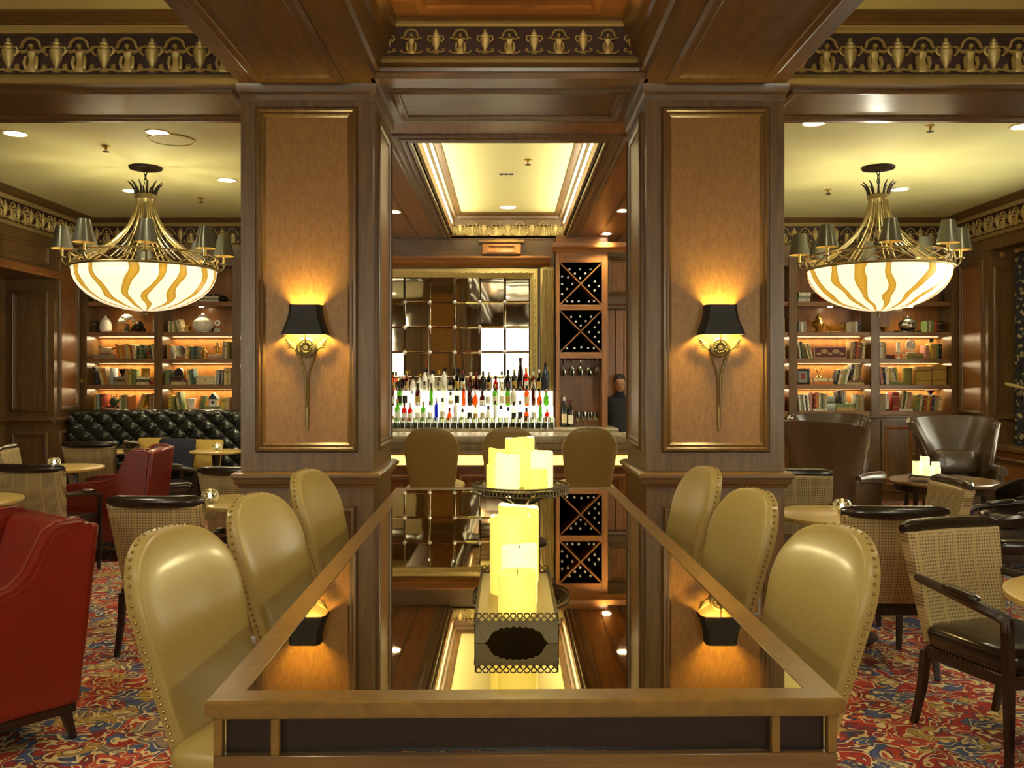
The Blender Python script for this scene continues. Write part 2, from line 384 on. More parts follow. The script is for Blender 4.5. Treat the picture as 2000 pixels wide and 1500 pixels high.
# wall behind the camera with three windows
mb = MB(); xs = [XL - 1]
for x in WINDOWS_BACK: xs += [x - .85, x + .85]
xs.append(XR + 1)
for i in range(0, len(xs), 2): mb.box(xs[i], xs[i + 1], YF - .15, YF, 0, ZC)
for x in WINDOWS_BACK: mb.box(x - .85, x + .85, YF - .15, YF, 0, .8); mb.box(x - .85, x + .85, YF - .15, YF, 3.1, ZC)
struct('wall_rear', mb, 'walnut', 'panelled walnut wall with tall windows opposite the bar', 'wall', smooth=False)
def window(name, label, cx, w_, z0, z1, fm, nx, nz):
    t = thing(name, label, 'window', kind='structure')
    MB().ring(fm, cx - w_ / 2 - .08, cx + w_ / 2 + .08, z0 - .08, z1 + .08, [(0, 0), (0, .05), (.03, .07), (.08, .05), (.1, -.06)]).build('window_frame', 'window_paint', t)
    for i in range(1, nx):
        u = cx - w_ / 2 + w_ * i / nx; mbx = MB()
        mbx.loops([[fm(u - .02, z, -.02), fm(u + .02, z, -.02), fm(u + .02, z, .02), fm(u - .02, z, .02)] for z in (z0, z1)], True, True, True).build('mullion', 'window_paint', t)
    for i in range(1, nz):
        v = z0 + (z1 - z0) * i / nz; mbx = MB()
        mbx.loops([[fm(u, v - .02, -.018), fm(u, v + .02, -.018), fm(u, v + .02, .018), fm(u, v - .02, .018)] for u in (cx - w_ / 2, cx + w_ / 2)], True, True, True).build('transom', 'window_paint', t)
    for i in range(nx):
        for j in range(nz):
            a, b_ = cx - w_ / 2 + w_ * i / nx, cx - w_ / 2 + w_ * (i + 1) / nx; c, d = z0 + (z1 - z0) * j / nz, z0 + (z1 - z0) * (j + 1) / nz
            MB().loops([[fm(a, c, h), fm(b_, c, h), fm(b_, d, h), fm(a, d, h)] for h in (-.004, .004)], True, True, True).build('pane', 'glass_clear', t, smooth=False)
    return t
for i, x in enumerate(WINDOWS_BACK):
    window('window_%d' % (i + 1), ['tall gridded window behind the red armchair corner', 'tall gridded window facing the long bar table', 'tall gridded window behind the tweed armchair corner'][i],
           x, 1.7, .8, 3.1, lambda u, v, h: (u, YF + h, v), 3, 4)

# left wall: plain run, panelled alcove, end pilaster
mb = MB(); mb.box(XL - .15, XL, YF, 8.4, 0, ZC); mb.box(XL - .15, XL, 11.15, YB, 0, ZC); mb.box(XL - .15, XL, 8.4, 11.15, 2.85, ZC)
mb.box(XL - .75, XL - .6, 8.3, 11.3, 0, ZC); mb.box(XL - .6, XL - .15, 8.3, 8.4, 0, 2.85); mb.box(XL - .6, XL - .15, 11.15, 11.25, 0, 2.85); mb.box(XL - .6, XL - .15, 8.4, 11.15, 2.85, 2.95)
wl = struct('wall_left', mb, 'walnut', 'dark walnut panelled wall with a recessed alcove beside the bookcase', 'wall', smooth=False)
def panel(parent, fm, u0, u1, v0, v1, mat='walnut', field=None, prof=PANEL):
    MB().ring(fm, u0, u1, v0, v1, prof).build('panel_moulding', mat, parent)
    if field:
        d = prof[-1][0]
        MB().loops([[fm(u0 + d, v0 + d, h), fm(u1 - d, v0 + d, h), fm(u1 - d, v1 - d, h), fm(u0 + d, v1 - d, h)] for h in (-.004, .006)], True, True, True).build('panel_field', field, parent, smooth=False)
fx = face_px(XL)
panel(wl, fx, 11.27, 11.78, 1.2, 3.1, field='mahogany'); panel(wl, fx, 11.27, 11.78, .2, .95, field='walnut')
panel(wl, fx, 8.7, 9.75, 2.98, 3.25); panel(wl, fx, 9.9, 11.0, 2.98, 3.25, field='walnut')
for k in range(7): panel(wl, fx, -3.6 + 1.68 * k, -2.1 + 1.68 * k, 1.25, 3.1)
fe = front(11.15)
panel(wl, fe, XL - .53, XL - .07, 1.2, 2.7, field='walnut'); panel(wl, fe, XL - .53, XL - .07, .2, .95)
panel(wl, face_px(XL - .6), 8.6, 9.7, 1.2, 2.7); panel(wl, face_px(XL - .6), 9.85, 10.95, 1.2, 2.7, field='walnut'); panel(wl, face_px(XL - .6), 9.85, 10.95, .2, .95)
RAIL = [(0, 0), (.02, 0), (.035, .03), (.05, .04), (.05, .06), (.03, .075), (0, .08)]
for (p0, p1, o) in (((XL, 11.15, 1.05), (XL, YB, 1.05), (1, 0, 0)), ((XL - .6, 11.15, 1.05), (XL, 11.15, 1.05), (0, -1, 0)), ((XL - .6, 8.4, 1.05), (XL - .6, 11.15, 1.05), (1, 0, 0)),
                    ((XL, YF, 1.05), (XL, 8.4, 1.05), (1, 0, 0))):
    MB().sweep(RAIL, p0, p1, o).build('chair_rail', 'walnut', wl)
MB().sweep([(0, 0), (.05, 0), (.07, .03), (.05, .09), (0, .1)], (XL, 8.3, 2.85), (XL, 11.25, 2.85), (1, 0, 0)).build('door_head_moulding', 'mahogany', wl)
MB().sweep([(0, 0), (.04, 0), (.05, .04), (.03, .1), (0, .1)], (XL, 11.15, 0), (XL, 11.15 + .001, 0), (1, 0, 0))

# right wall with the curtained window bay
mb = MB(); mb.box(XR, XR + .15, YF, 7.0, 0, ZC); mb.box(XR, XR + .15, 11.1, YB, 0, ZC); mb.box(XR, XR + .15, 7.0, 11.1, 3.2, ZC)
mb.box(XR + .5, XR + .6, 7.0, 7.6, 0, ZC); mb.box(XR + .5, XR + .6, 10.2, 11.2, 0, ZC); mb.box(XR + .5, XR + .6, 7.6, 10.2, 0, .85); mb.box(XR + .5, XR + .6, 7.6, 10.2, 3.1, ZC)
mb.box(XR + .15, XR + .5, 6.9, 7.0, 0, 3.2); mb.box(XR + .15, XR + .5, 11.1, 11.2, 0, 3.2); mb.box(XR + .15, XR + .5, 7.0, 11.1, 3.2, 3.3)
wr = struct('wall_right', mb, 'walnut', 'walnut panelled wall with a curtained window bay beside the bookcase', 'wall', smooth=False)
fxr = face_nx(XR)
panel(wr, fxr, 11.2, 11.78, 1.15, 3.1, field='mahogany'); panel(wr, fxr, 11.2, 11.78, .2, .95)
for k in range(6): panel(wr, fxr, -3.6 + 1.68 * k, -2.1 + 1.68 * k, 1.25, 3.1)
panel(wr, front(11.1), XR + .06, XR + .46, 1.1, 3.0)
mb = MB().box(XR - .02, XR + .5, 7.0, 11.1, .74, .8)
mb.build('window_bench_top', 'walnut_along', wr, bevel=.012); MB().box(XR + .03, XR + .1, 7.0, 11.1, 0, .74).build('window_bench_front', 'mahogany_along', wr, smooth=False)
for k in range(4): panel(wr, face_nx(XR + .03), 7.1 + k, 7.98 + k, .15, .66)
window('window_4', 'gridded bay window beside the patterned curtain', 8.9, 2.6, .85, 3.1, lambda u, v, h: (XR + .52 - h, u, v), 4, 4)

# ------------------------------------------------------------------ carved frieze ornaments
def urn_mesh():
    mb = MB()
    mb.lathe([(.006, 0), (.02, .004), (.018, .012), (.008, .03), (.010, .04), (.026, .08), (.031, .115), (.033, .13), (.026, .137), (.03, .146), (.03, .152), (.016, .158), (.02, .172), (.008, .18), (.012, .19), (.003, .205)], 10, (0, 0, 0), 1, .55)
    for s in (-1, 1):
        mb.tube([(s * .024, -.01, .145), (s * .046, -.012, .14), (s * .05, -.01, .115), (s * .032, -.008, .095)], .0065, 5)
        mb.tube([(s * .008, -.006, .02), (s * .035, -.012, .012), (s * .055, -.01, .025), (s * .05, -.01, .042), (s * .038, -.01, .036)], .0075, 5)
    mb.v = [(x * 1.15, y * 1.5, z) for x, y, z in mb.v]; return mb.mesh('urn_ornament', 'gold')
def figure_mesh():
    mb = MB()
    mb.lathe([(.026, 0), (.03, .01), (.021, .05), (.017, .08), (.023, .10), (.025, .118), (.012, .13), (.006, .137)], 8, (0, 0, 0), 1, .6)
    mb.ball(.0135, (0, -.006, .15), 8, 1.2)
    mb.tube([(.042 * math.cos(PI * k / 10), -.008, .15 + .045 * math.sin(PI * k / 10)) for k in range(11)], .0078, 5)
    for s in (-1, 1):
        mb.tube([(s * .016, -.008, .125), (s * .04, -.014, .112), (s * .058, -.01, .128), (s * .07, -.008, .122)], .0085, 5)
        mb.tube([(s * .042, -.008, .15), (s * .05, -.01, .135)], .0078, 5)
        mb.tube([(s * .026, -.006, .09), (s * .03, -.012, .05), (s * .024, -.008, .02)], .009, 5)
        mb.tube([(s * .015, -.006, .012), (s * .04, -.01, .004), (s * .066, -.008, .014), (s * .07, -.008, .03)], .008, 5)
    mb.v = [(x * 1.1, y * 1.5, z) for x, y, z in mb.v]; return mb.mesh('figure_ornament', 'gold')
URN, FIG = urn_mesh(), figure_mesh()
def frieze_run(parent, p0, p1, rz, pitch=.14, z=0, sc_=1.0):
    """alternate carved urns and figures from p0 to p1 (xy), facing direction given by rz (0 = faces -Y)"""
    p0, p1 = Vector(p0), Vector(p1); L = (p1 - p0).length; n = max(2, int(round(L / pitch)))
    for i in range(n):
        p = p0.lerp(p1, (i + .5) / n)
        o = place('urn_ornament' if i % 2 == 0 else 'figure_ornament', URN if i % 2 == 0 else FIG, parent, (p.x, p.y, z), (0, 0, rz)); o.scale = (sc_ * 1.1, sc_, sc_)
def cornice(name, label, p0, p1, out, rz, orn=None, zf0=3.40, zf1=3.64, crown=.17):
    """frieze ground, bead below, gold fillet and dark crown above"""
    t = thing(name, label, 'cornice', kind='structure')
    p0, p1 = Vector((*p0, 0)), Vector((*p1, 0))
    mb = MB().sweep([(0, zf0), (.012, zf0), (.012, zf1), (0, zf1)], p0, p1, out); mb.build('frieze_ground', 'frieze_ground', t, smooth=False)
    MB().sweep([(0, zf0 - .05), (.03, zf0 - .05), (.042, zf0 - .03), (.036, zf0 - .012), (.024, zf0), (0, zf0)], p0, p1, out).build('bead_moulding', 'gold_dull', t)
    MB().sweep([(0, zf1), (.03, zf1), (.04, zf1 + .012), (.034, zf1 + .03), (.05, zf1 + .04), (0, zf1 + .045)], p0, p1, out).build('gold_fillet', 'gold', t)
    if ZC - zf1 > .05:
        MB().sweep([(0, zf1 + .045), (.06, zf1 + .045), (.08, zf1 + .05), (crown * .8, zf1 + .07), (crown, ZC - .012), (crown, ZC), (0, ZC)], p0, p1, out).build('crown_moulding', 'walnut_across' if abs(out[1]) > .5 else 'walnut_along', t)
    if orn: frieze_run(t, orn[0], orn[1], rz, z=zf0 + .012, sc_=(zf1 - zf0) / .235)
    return t

# cross beams in line with the columns (left, centre, right) and long beams running to the camera
CX = [(-1.565, -.79), (.81, 1.62)]; CY0, CY1 = 5.25, 6.05
def cross_beam(name, label, x0, x1):
    t = thing(name, label, 'beam', kind='structure')
    MB().box(x0, x1, CY0, CY1, ZS, ZC).build('beam_body', 'walnut_across', t, smooth=False)
    if x1 - x0 > .5:
        panel(t, face_dn(ZS), x0 + .08, x1 - .08, CY0 + .1, CY1 - .1, 'walnut_across', None, [(0, 0), (0, .012), (.02, .02), (.04, .012), (.055, .012), (.06, 0)])
    return t
cross_beam('trim_1', 'walnut cross beam over the lounge with red armchairs', XL, CX[0][0])
bc = cross_beam('trim_2', 'walnut cross beam between the two columns before the bar', CX[0][1], CX[1][0])
cross_beam('trim_3', 'walnut cross beam over the lounge with wing chairs', CX[1][1], XR)
cornice('trim_4', 'gilded urn frieze above the red armchair lounge', (XL, CY0), (CX[0][0], CY0), (0, -1, 0), 0, ((-3.55, CY0 - .012), (-1.59, CY0 - .012)), crown=.15)
cornice('trim_5', 'gilded urn frieze above the tweed armchair lounge', (CX[1][1], CY0), (XR, CY0), (0, -1, 0), 0, ((1.65, CY0 - .012), (3.61, CY0 - .012)), crown=.15)
t = cornice('trim_6', 'gilded urn frieze between the two timber beams', (CX[0][1], CY0), (CX[1][0], CY0), (0, -1, 0), 0, ((-.78, CY0 - .012), (.8, CY0 - .012)), zf0=3.51, zf1=3.68)
MB().sweep([(0, 3.35), (.1, 3.35), (.1, 3.385), (.08, 3.40), (.085, 3.42), (.05, 3.46), (.03, 3.462), (0, 3.462)], (CX[0][1], CY0, 0), (CX[1][0], CY0, 0), (0, -1, 0)).build('architrave_moulding', 'walnut_across', t)
def long_beam(name, label, x0, x1, inner):
    t = thing(name, label, 'beam', kind='structure')
    MB().box(x0, x1, YF, CY0, ZS, ZC).build('beam_body', 'walnut_along', t, smooth=False)
    for (a, b_) in ((3.0, 5.16), (.7, 2.8), (-1.6, .5), (-3.9, -1.8)):
        panel(t, face_dn(ZS), x0 + .1, x1 - .16 if inner > 0 else x1 - .1, a, b_, 'walnut_along', None, [(0, 0), (0, .01), (.02, .022), (.045, .01), (.06, .014), (.075, 0)])
    xi = x1 if inner > 0 else x0
    MB().sweep([(0, 3.35), (.02, 3.35), (.03, 3.39), (.05, 3.40), (.06, 3.45), (.045, 3.46), (.07, 3.52), (.09, 3.53), (.1, 3.6), (.13, 3.66), (.15, ZC), (0, ZC)], (xi, YF, 0), (xi, CY0, 0), (inner, 0, 0)).build('beam_cornice', 'walnut_along', t)
    return t
long_beam('trim_7', 'long walnut beam running from the sconce column over the red armchair side', *CX[0], 1)
long_beam('trim_8', 'long walnut beam running from the sconce column over the tweed armchair side', *CX[1], -1)
t = thing('ceiling_coffer', 'glowing orange timber ceiling panel between the two long beams', 'ceiling panel', kind='structure')
MB().box(CX[0][1], CX[1][0], YF, CY0, ZC - .02, ZC - .001).build('coffer_board', 'mahogany_across', t, smooth=False)
for (a, b_) in ((2.6, 5.07), (-.4, 2.4), (-3.7, -.6)):
    panel(t, face_dn(ZC - .02), -.52, .53, a, b_, 'mahogany_across', None, [(0, 0), (0, .012), (.02, .03), (.05, .02), (.07, 0)])
for s in (-1, 1): area('added_coffer_uplight', (.01 + s * .6, 1.7, 3.56), (0, R(180 - 20 * s), 0), .03, 6.2, 7, (1, .74, .34))  # upward strips added to make the coffer glow; the cornice has no cove
# cornices of the far rooms
cornice('trim_9', 'carved frieze along the far wall above the banquette bookcase', (XL, YB - .25), (-2.6, YB - .25), (0, -1, 0), 0, ((XL + .1, YB - .262), (-2.9, YB - .262)), crown=.15)
cornice('trim_10', 'carved frieze along the far wall above the wing chair bookcase', (2.6, YB - .25), (XR, YB - .25), (0, -1, 0), 0, ((2.9, YB - .262), (XR - .1, YB - .262)), crown=.15)
cornice('trim_11', 'carved frieze on the walnut wall above the alcove', (XL, CY1), (XL, YB - .25), (1, 0, 0), R(90), ((XL + .012, 8.6), (XL + .012, YB - .3)), crown=.2)
cornice('trim_12', 'carved frieze on the walnut wall above the curtain', (XR, CY1), (XR, YB - .25), (-1, 0, 0), R(-90), ((XR - .012, 8.6), (XR - .012, YB - .3)), crown=.2)

# ------------------------------------------------------------------ columns
def column(name, label, x0, x1, inner):
    t = thing(name, label, 'column', ((x0 + x1) / 2, (CY0 + CY1) / 2, 0), kind='structure')
    cx, cy = (x0 + x1) / 2, (CY0 + CY1) / 2; a, b_ = (x1 - x0) / 2, (CY1 - CY0) / 2
    MB().box(-a, a, -b_, b_, 0, ZS).build('shaft', 'walnut', t, smooth=False)
    F = front(-b_)
    MB().ring(F, -a + .088, a - .088, 1.195, 3.215, [(0, 0), (0, .012), (.01, .026), (.024, .03), (.034, .018), (.044, .022), (.058, .01), (.062, 0)]).build('panel_moulding', 'walnut', t)
    MB().box(-a + .145, a - .145, -b_ - .006, -b_, 1.25, 3.16).build('panel_field', 'column_field', t, smooth=False)
    MB().ring(F, -a + .1, a - .1, .2, .88, [(0, 0), (0, .012), (.01, .026), (.024, .03), (.034, .018), (.058, .01), (.062, 0)]).build('panel_moulding', 'walnut', t)
    MB().box(-a + .16, a - .16, -b_ - .006, -b_, .26, .82).build('panel_field', 'mahogany', t, smooth=False)
    for s in (1, -1):
        G = face_px(a) if s > 0 else face_nx(-a)
        MB().ring(G, -b_ + .1, b_ - .1, 1.195, 3.215, PANEL).build('panel_moulding', 'walnut', t)
        xx = (a, a + .006) if s > 0 else (-a - .006, -a)
        MB().box(*xx, -b_ + .17, b_ - .17, 1.26, 3.15).build('panel_field', 'column_field', t, smooth=False)
    MB().ring(lambda u, v, h: (-u, b_ + h, v), -a + .088, a - .088, 1.195, 3.215, PANEL).build('panel_moulding', 'walnut', t)
    MB().box(-a + .145, a - .145, b_, b_ + .006, 1.25, 3.16).build('panel_field', 'column_field', t, smooth=False)
    MB().wrap(-a, a, -b_, b_, [(0, .985), (.012, .985), (.016, 1.005), (.03, 1.012), (.034, 1.04), (.05, 1.05), (.05, 1.066), (.03, 1.08), (0, 1.085)]).build('chair_rail', 'walnut_across', t)
    MB().wrap(-a, a, -b_, b_, [(0, 3.255), (.006, 3.255), (.008, 3.29), (.018, 3.30), (.02, 3.33), (.024, ZS), (0, ZS)]).build('capital_moulding', 'walnut_across', t)
    MB().wrap(-a, a, -b_, b_, [(0, 0), (.035, 0), (.035, .12), (.02, .15), (0, .16)]).build('base_moulding', 'walnut_across', t)
    return t
column('column_1', 'square walnut column with a sconce, beside the red armchair lounge', *CX[0], 1)
column('column_2', 'square walnut column with a sconce, beside the tweed armchair lounge', *CX[1], -1)

# ------------------------------------------------------------------ bar alcove: timber ceiling with tray, rear wall
BX = 2.6; SX0, SX1 = -1.565, 1.62; TZ = 3.65; TY0, TY1 = 6.5, 11.08
t = thing('ceiling_bar', 'timber bar ceiling framing a pale yellow recessed tray', 'ceiling', kind='structure')
mbs = ((SX0, -.7, CY1, 11.7), (.7, SX1, CY1, 11.7), (-.7, .7, CY1, TY0), (-.7, .7, TY1, 11.7))
for (x0, x1, y0, y1) in mbs: MB().box(x0, x1, y0, y1, ZS, ZC - .003).build('ceiling_board', 'mahogany_along', t, smooth=False)
MB().box(-.7, .7, TY0, TY1, TZ, TZ + .02).build('tray_ceiling', 'tray_paint', t, smooth=False)
TP = [(-.03, 0), (-.03, .012), (-.005, .02), (0, .0), (.0, -.03), (.02, -.04), (.02, -.14), (.04, -.15), (.045, -.22), (.07, -.23), (.075, -.26), (.125, -.285), (.125, -.3)]
MB().ring(lambda u, v, h: (u, v, ZS - h), -.7, .7, TY0, TY1, [(d, h) for d, h in TP]).build('tray_moulding', 'walnut_along', t)
MB().ring(lambda u, v, h: (u, v, ZS - h), -.66, .66, TY0 + .04, TY1 - .02, [(0, -.235), (.022, -.235), (.028, -.25), (.02, -.268), (0, -.27)]).build('tray_gold_fillet', 'gold', t)
MB().ring(lambda u, v, h: (u, v, ZS - h), -.87, .87, TY0 - .17, TY1 + .17, [(0, 0), (0, .01), (.02, .018), (.04, .006), (.06, .014), (.08, .004), (.1, .016), (.13, .016), (.14, 0)]).build('tray_architrave', 'walnut_along', t)
MB().box(-.7, .7, TY1 - .022, TY1 - .01, ZS + .02, ZS + .215).build('tray_frieze', 'gold_dull', t, smooth=False)
frieze_run(t, (-.66, TY1 - .024), (.66, TY1 - .024), 0, z=ZS + .02, sc_=.9)
for i, x in enumerate((-1.35, -1.1, 1.12, 1.38)):
    MB().box(x - .012, x + .012, CY1, 11.7, ZS - .008, ZS).build('ceiling_batten', 'walnut_along', t, smooth=False)
for s in (-1, 1): area('tray_cove_led', (s * .665, (TY0 + TY1) / 2, ZS + .05), (0, R(180 - 38 * s), 0), .03, TY1 - TY0 - .3, 8.5, WARM2)
mb = MB().box(-BX, BX, 11.7, YB, 0, ZC)
wb = struct('wall_bar', mb, 'walnut', 'walnut panelled wall behind the bar and wine rack', 'wall', smooth=False)
FB = front(11.7)
panel(wb, FB, 1.28, 1.62, 2.68, 3.2, field='mahogany'); panel(wb, FB, 1.7, 2.4, 1.2, 3.2, field='mahogany')
d = thing('door_1', 'orange timber service door beside the wine rack', 'door', (1.62, 11.7, 0), kind='structure')
MB().ring(front(0), -.4, .4, 0, 2.58, [(0, 0), (0, .03), (.02, .05), (.06, .04), (.07, 0)]).build('door_frame', 'walnut', d)
for k in range(6): MB().box(-.33 + .11 * k + .004, -.33 + .11 * (k + 1) - .004, -.03, 0, .02, 2.5).build('door_board', 'mahogany', d, bevel=.004)

# ------------------------------------------------------------------ long bar-height table
TT = 1.074
tb = thing('communal_table', 'long bar-height table with mirrored glass top and pale wood rim', 'table', (.012, 3.065, 0), R(.8))
L2, W2, RW = 1.5, .5615, .056
MB().ring(lambda u, v, h: (u, v, TT + h), -W2, W2, -L2, L2, [(0, -.026), (0, -.004), (.004, 0), (RW, 0), (RW, -.026), (0, -.026)]).build('top_rim', 'light_rim', tb)
MB().box(-W2 + RW, W2 - RW, -L2 + RW, L2 - RW, TT - .016, TT - .002).build('glass_top', 'table_glass', tb, smooth=False)
MB().box(-W2 + .01, W2 - .01, -L2 + .01, L2 - .01, TT - .034, TT - .0265).build('sub_top', 'light_rim', tb, smooth=False)
AZ0, AZ1 = TT - .1, TT - .034
MB().box(-W2 + .03, W2 - .03, -L2 + .03, L2 - .03, AZ0, AZ1).build('apron', 'apron_dark', tb, smooth=False)
for sy in (-1, 1):
    y0, y1 = sorted((sy * (L2 - .03), sy * (L2 - .012)))
    for x in (-W2 + .012, -W2 + .112, W2 - .128, W2 - .028): MB().box(x, x + .016, y0, y1, AZ0, AZ1).build('apron_stile', 'light_rim', tb, bevel=.002)
    MB().box(-W2 + .012, W2 - .012, y0, y1, AZ0 - .06, AZ0).build('apron_rail', 'walnut_across', tb, bevel=.002)
for sx in (-1, 1):
    x0, x1 = sorted((sx * (W2 - .03), sx * (W2 - .014)))
    MB().box(x0, x1, -L2 + .03, L2 - .03, AZ0 - .018, AZ0).build('apron_rail', 'light_rim', tb, bevel=.002)
    for sy in (-1, 1):
        cx, cy = sx * (W2 - .07), sy * (L2 - .07)
        MB().box(cx - .045, cx + .045, cy - .045, cy + .045, 0, AZ0).build('leg', 'apron_dark', tb, bevel=.004)
MB().box(-.05, .05, -L2 + .1, L2 - .1, .22, .27).build('stretcher', 'apron_dark', tb, bevel=.004)

# ------------------------------------------------------------------ bar stool with tall padded back
def nails(path_pts, r=.006):
    mb = MB()
    for p in path_pts: mb.lathe([(r, -r * .2), (r * .8, r * .5), (r * .1, r * .75)], 6, p)
    return mb
def stool_outline():
    o = []; H = .59
    n = 12
    for k in range(n + 1):                      # right side, bottom to shoulder
        v = (H - .17) * k / n; o.append((.15 + .06 * (v / (H - .17)) ** .8, v))
    for k in range(1, 13):                      # round top
        a = PI / 2 * k / 12; o.append((.21 * math.cos(a) ** .72 if k < 12 else 0, H - .17 + .17 * math.sin(a)))
    left = [(-u, v) for u, v in reversed(o[:-1])]
    return o + left
def stool_map(u, v, w_): return (u, -.2 - .17 * (v / .59) + .55 * u * u + w_, .66 + v)
def make_stool():
    t = thing('bar_stool', 'tan leather bar stool', 'bar stool', group='tan leather bar stools')
    for sx in (-1, 1):
        for sy in (-1, 1):
            MB().tube([(sx * .17, sy * .17, .71), (sx * .19, sy * .19, .35), (sx * .205, sy * .205, 0)], [.026, .022, .016], 4).build('leg', 'dark_leg', t)
    for sx in (-1, 1): MB().tube([(sx * .196, -.19, .25), (sx * .196, .19, .25)], .012, 6).build('foot_rail', 'dark_leg', t)
    MB().tube([(-.19, .197, .2), (.19, .197, .2)], .012, 6).build('foot_rail', 'dark_leg', t)
    MB().box(-.19, .19, -.19, .19, .66, .71).build('seat_frame', 'dark_leg', t, bevel=.006)
    MB().cushion(rrect(.45, .46, .07), .11, lambda u, v, w_: (u, v, .75 + w_)).build('seat', 'tan_leather', t, ang=60)
    ol = stool_outline()
    bk = MB().cushion(ol, .085, stool_map, k=[q / 10 for q in range(10)] + [.95, .98, .995, 1.0], hv=[.4 + .6 * (1 - (q / 10) ** 3.2) ** .5 for q in range(10)] + [.4 + .6 * (1 - q ** 3.2) ** .5 for q in (.95, .98, .995, 1.0)]).build('backrest', 'tan_leather', t, ang=50)
    seam = [stool_map(u * 1.0, v, .0) for u, v in ol]
    pts = []
    P = [Vector(stool_map(u * 1.0, v * 1.0, -.006)) for u, v in ol]
    for a, b_ in zip(P, P[1:]):
        k = max(1, int((b_ - a).length / .017)); pts += [tuple(a.lerp(b_, i / k)) for i in range(k)]
    mb = MB()
    for p in pts: mb.ball(.0046, p, 6)
    tag(mb.build('nailhead_trim', 'nail', bk), kind='stuff')
    return t
STO = make_stool()
def stool_at(bx, by, rz, label, first=[1]):
    th_ = R(rz); ox, oy = .36 * math.sin(th_), -.36 * math.cos(th_)
    loc = (bx - ox, by - oy, 0)
    if first: first.clear(); STO.location = loc; STO.rotation_euler = (0, 0, th_); STO['label'] = label; return STO
    return copy_tree(STO, label, loc, th_)
stool_at(-.875, 2.31, -105, 'nearest tan leather bar stool on the red armchair side of the long table')
stool_at(-.845, 2.97, -103, 'middle tan leather bar stool on the red armchair side of the long table')
stool_at(-.845, 3.75, -99, 'tan leather bar stool nearest the sconce column, red armchair side of the table')
stool_at(.862, 2.33, 103, 'nearest tan leather bar stool on the tweed armchair side of the long table')
stool_at(.855, 3.1, 101, 'middle tan leather bar stool on the tweed armchair side of the long table')
stool_at(.862, 3.88, 98, 'tan leather bar stool nearest the sconce column, tweed armchair side of the table')
stool_at(-.59, 6.82, -2, 'tan leather stool at the bar, nearest the red armchair lounge')
stool_at(.01, 6.86, 0, 'tan leather stool at the bar, middle one behind the candle stand')
stool_at(.63, 6.82, 2, 'tan leather stool at the bar, in front of the wine rack')

# ------------------------------------------------------------------ candle tray, candle stand
def candle_mesh(r, h, seed, lit=True):
    rnd = random.Random(seed); n = 20; mb = MB()
    wob = [1 + .02 * math.sin(3 * TAU * i / n + seed) for i in range(n)]
    top = [h * (1 - .02 + .025 * math.sin(TAU * i / n + seed) + .012 * math.sin(3 * TAU * i / n)) for i in range(n)]
    def lp(rr, zf): return [(rr * wob[i] * math.cos(TAU * i / n), rr * wob[i] * math.sin(TAU * i / n), zf(i)) for i in range(n)]
    mb.loops([lp(r * .98, lambda i: 0), lp(r, lambda i: .004), lp(r, lambda i: top[i] - .004), lp(r * .97, lambda i: top[i]), lp(r * .9, lambda i: top[i] - .003), lp(r * .84, lambda i: h * .9 - .002), lp(.002, lambda i: h * .9 - .004)], True, True, True)
    return mb
def candle(label, loc, r, h, seed, group, mat='wax'):
    t = thing('pillar_candle', label, 'candle', loc, 0, group)
    candle_mesh(r, h, seed).build('wax_body', mat, t, ang=50)
    MB().tube([(0, 0, h * .88), (.001, .001, h * .88 + .014)], .0012, 5).build('wick', 'black', t)
    return t
tx, ty, trot = .0185, 2.15, 0
tr = thing('candle_tray', 'rectangular pewter candle tray with pierced gallery edge on the long table', 'tray', (tx, ty, TT - .0015))
tw, tl, th_ = .088, .242, .043
MB().box(-tw, tw, -tl, tl, th_ - .004, th_).build('tray_floor', 'gold_dull', tr, smooth=False)
def scallop_apron(L):                      # apron with a half-oval cut, x from -L to L, z 0..th_
    n = 26; top = []; bot = []
    for i in range(n + 1):
        x = -L + 2 * L * i / n; u = abs(x) / (L * .70)
        z = th_ * .80 * math.sqrt(max(0, 1 - u ** 2.6)) if u < 1 else 0
        if .02 < z: z += .0016 * math.cos(i * PI)
        top.append((x, th_)); bot.append((x, min(z, th_ * .84)))
    return top, bot
def apron_mb(L):
    top, bot = scallop_apron(L); mb = MB()
    for off in (0, 1):
        pass
    n = len(top); vs_ = []
    for y in (-.002, .002): vs_ += [(x, y, z) for x, z in top] + [(x, y, z) for x, z in bot]
    fs_ = []
    for i in range(n - 1):
        fs_ += [(i, i + 1, n + i + 1, n + i), (2 * n + i, 3 * n + i, 3 * n + i + 1, 2 * n + i + 1), (n + i, n + i + 1, 3 * n + i + 1, 3 * n + i), (i, 2 * n + i, 2 * n + i + 1, i + 1)]
    return mb.add(vs_, fs_)
def gallery_mb(L, n_arch):
    mb = MB(); p = 2 * L / n_arch
    for i in range(n_arch):
        c = -L + p * (i + .5)
        mb.tube([(c - p * .5, 0, 0), (c - p * .05, 0, .006), (c + p * .42, 0, .013), (c + p * .3, 0, .0185), (c, 0, .02), (c - p * .3, 0, .0185), (c - p * .42, 0, .013), (c + p * .05, 0, .006), (c + p * .5, 0, 0)], .0017, 5)
    return mb
for (L, na, pos) in ((tw, 12, ((0, -tl, 0), (0, tl, 0))), (tl, 30, ((-tw, 0, R(90)), (tw, 0, R(90))))):
    for (x, y, rz) in pos:
        apron_mb(L).build('apron', 'pewter', tr, (x, y, 0), (0, 0, rz), smooth=False)
        gallery_mb(L, na).build('gallery_lattice', 'pewter', tr, (x, y, th_), (0, 0, rz))
        MB().box(-L, L, -.003, .003, -.002, .003).build('gallery_rail', 'pewter', tr, (x, y, th_), (0, 0, rz))
G1 = 'pillar candles on the rectangular tray'
zt = TT + th_ - .001
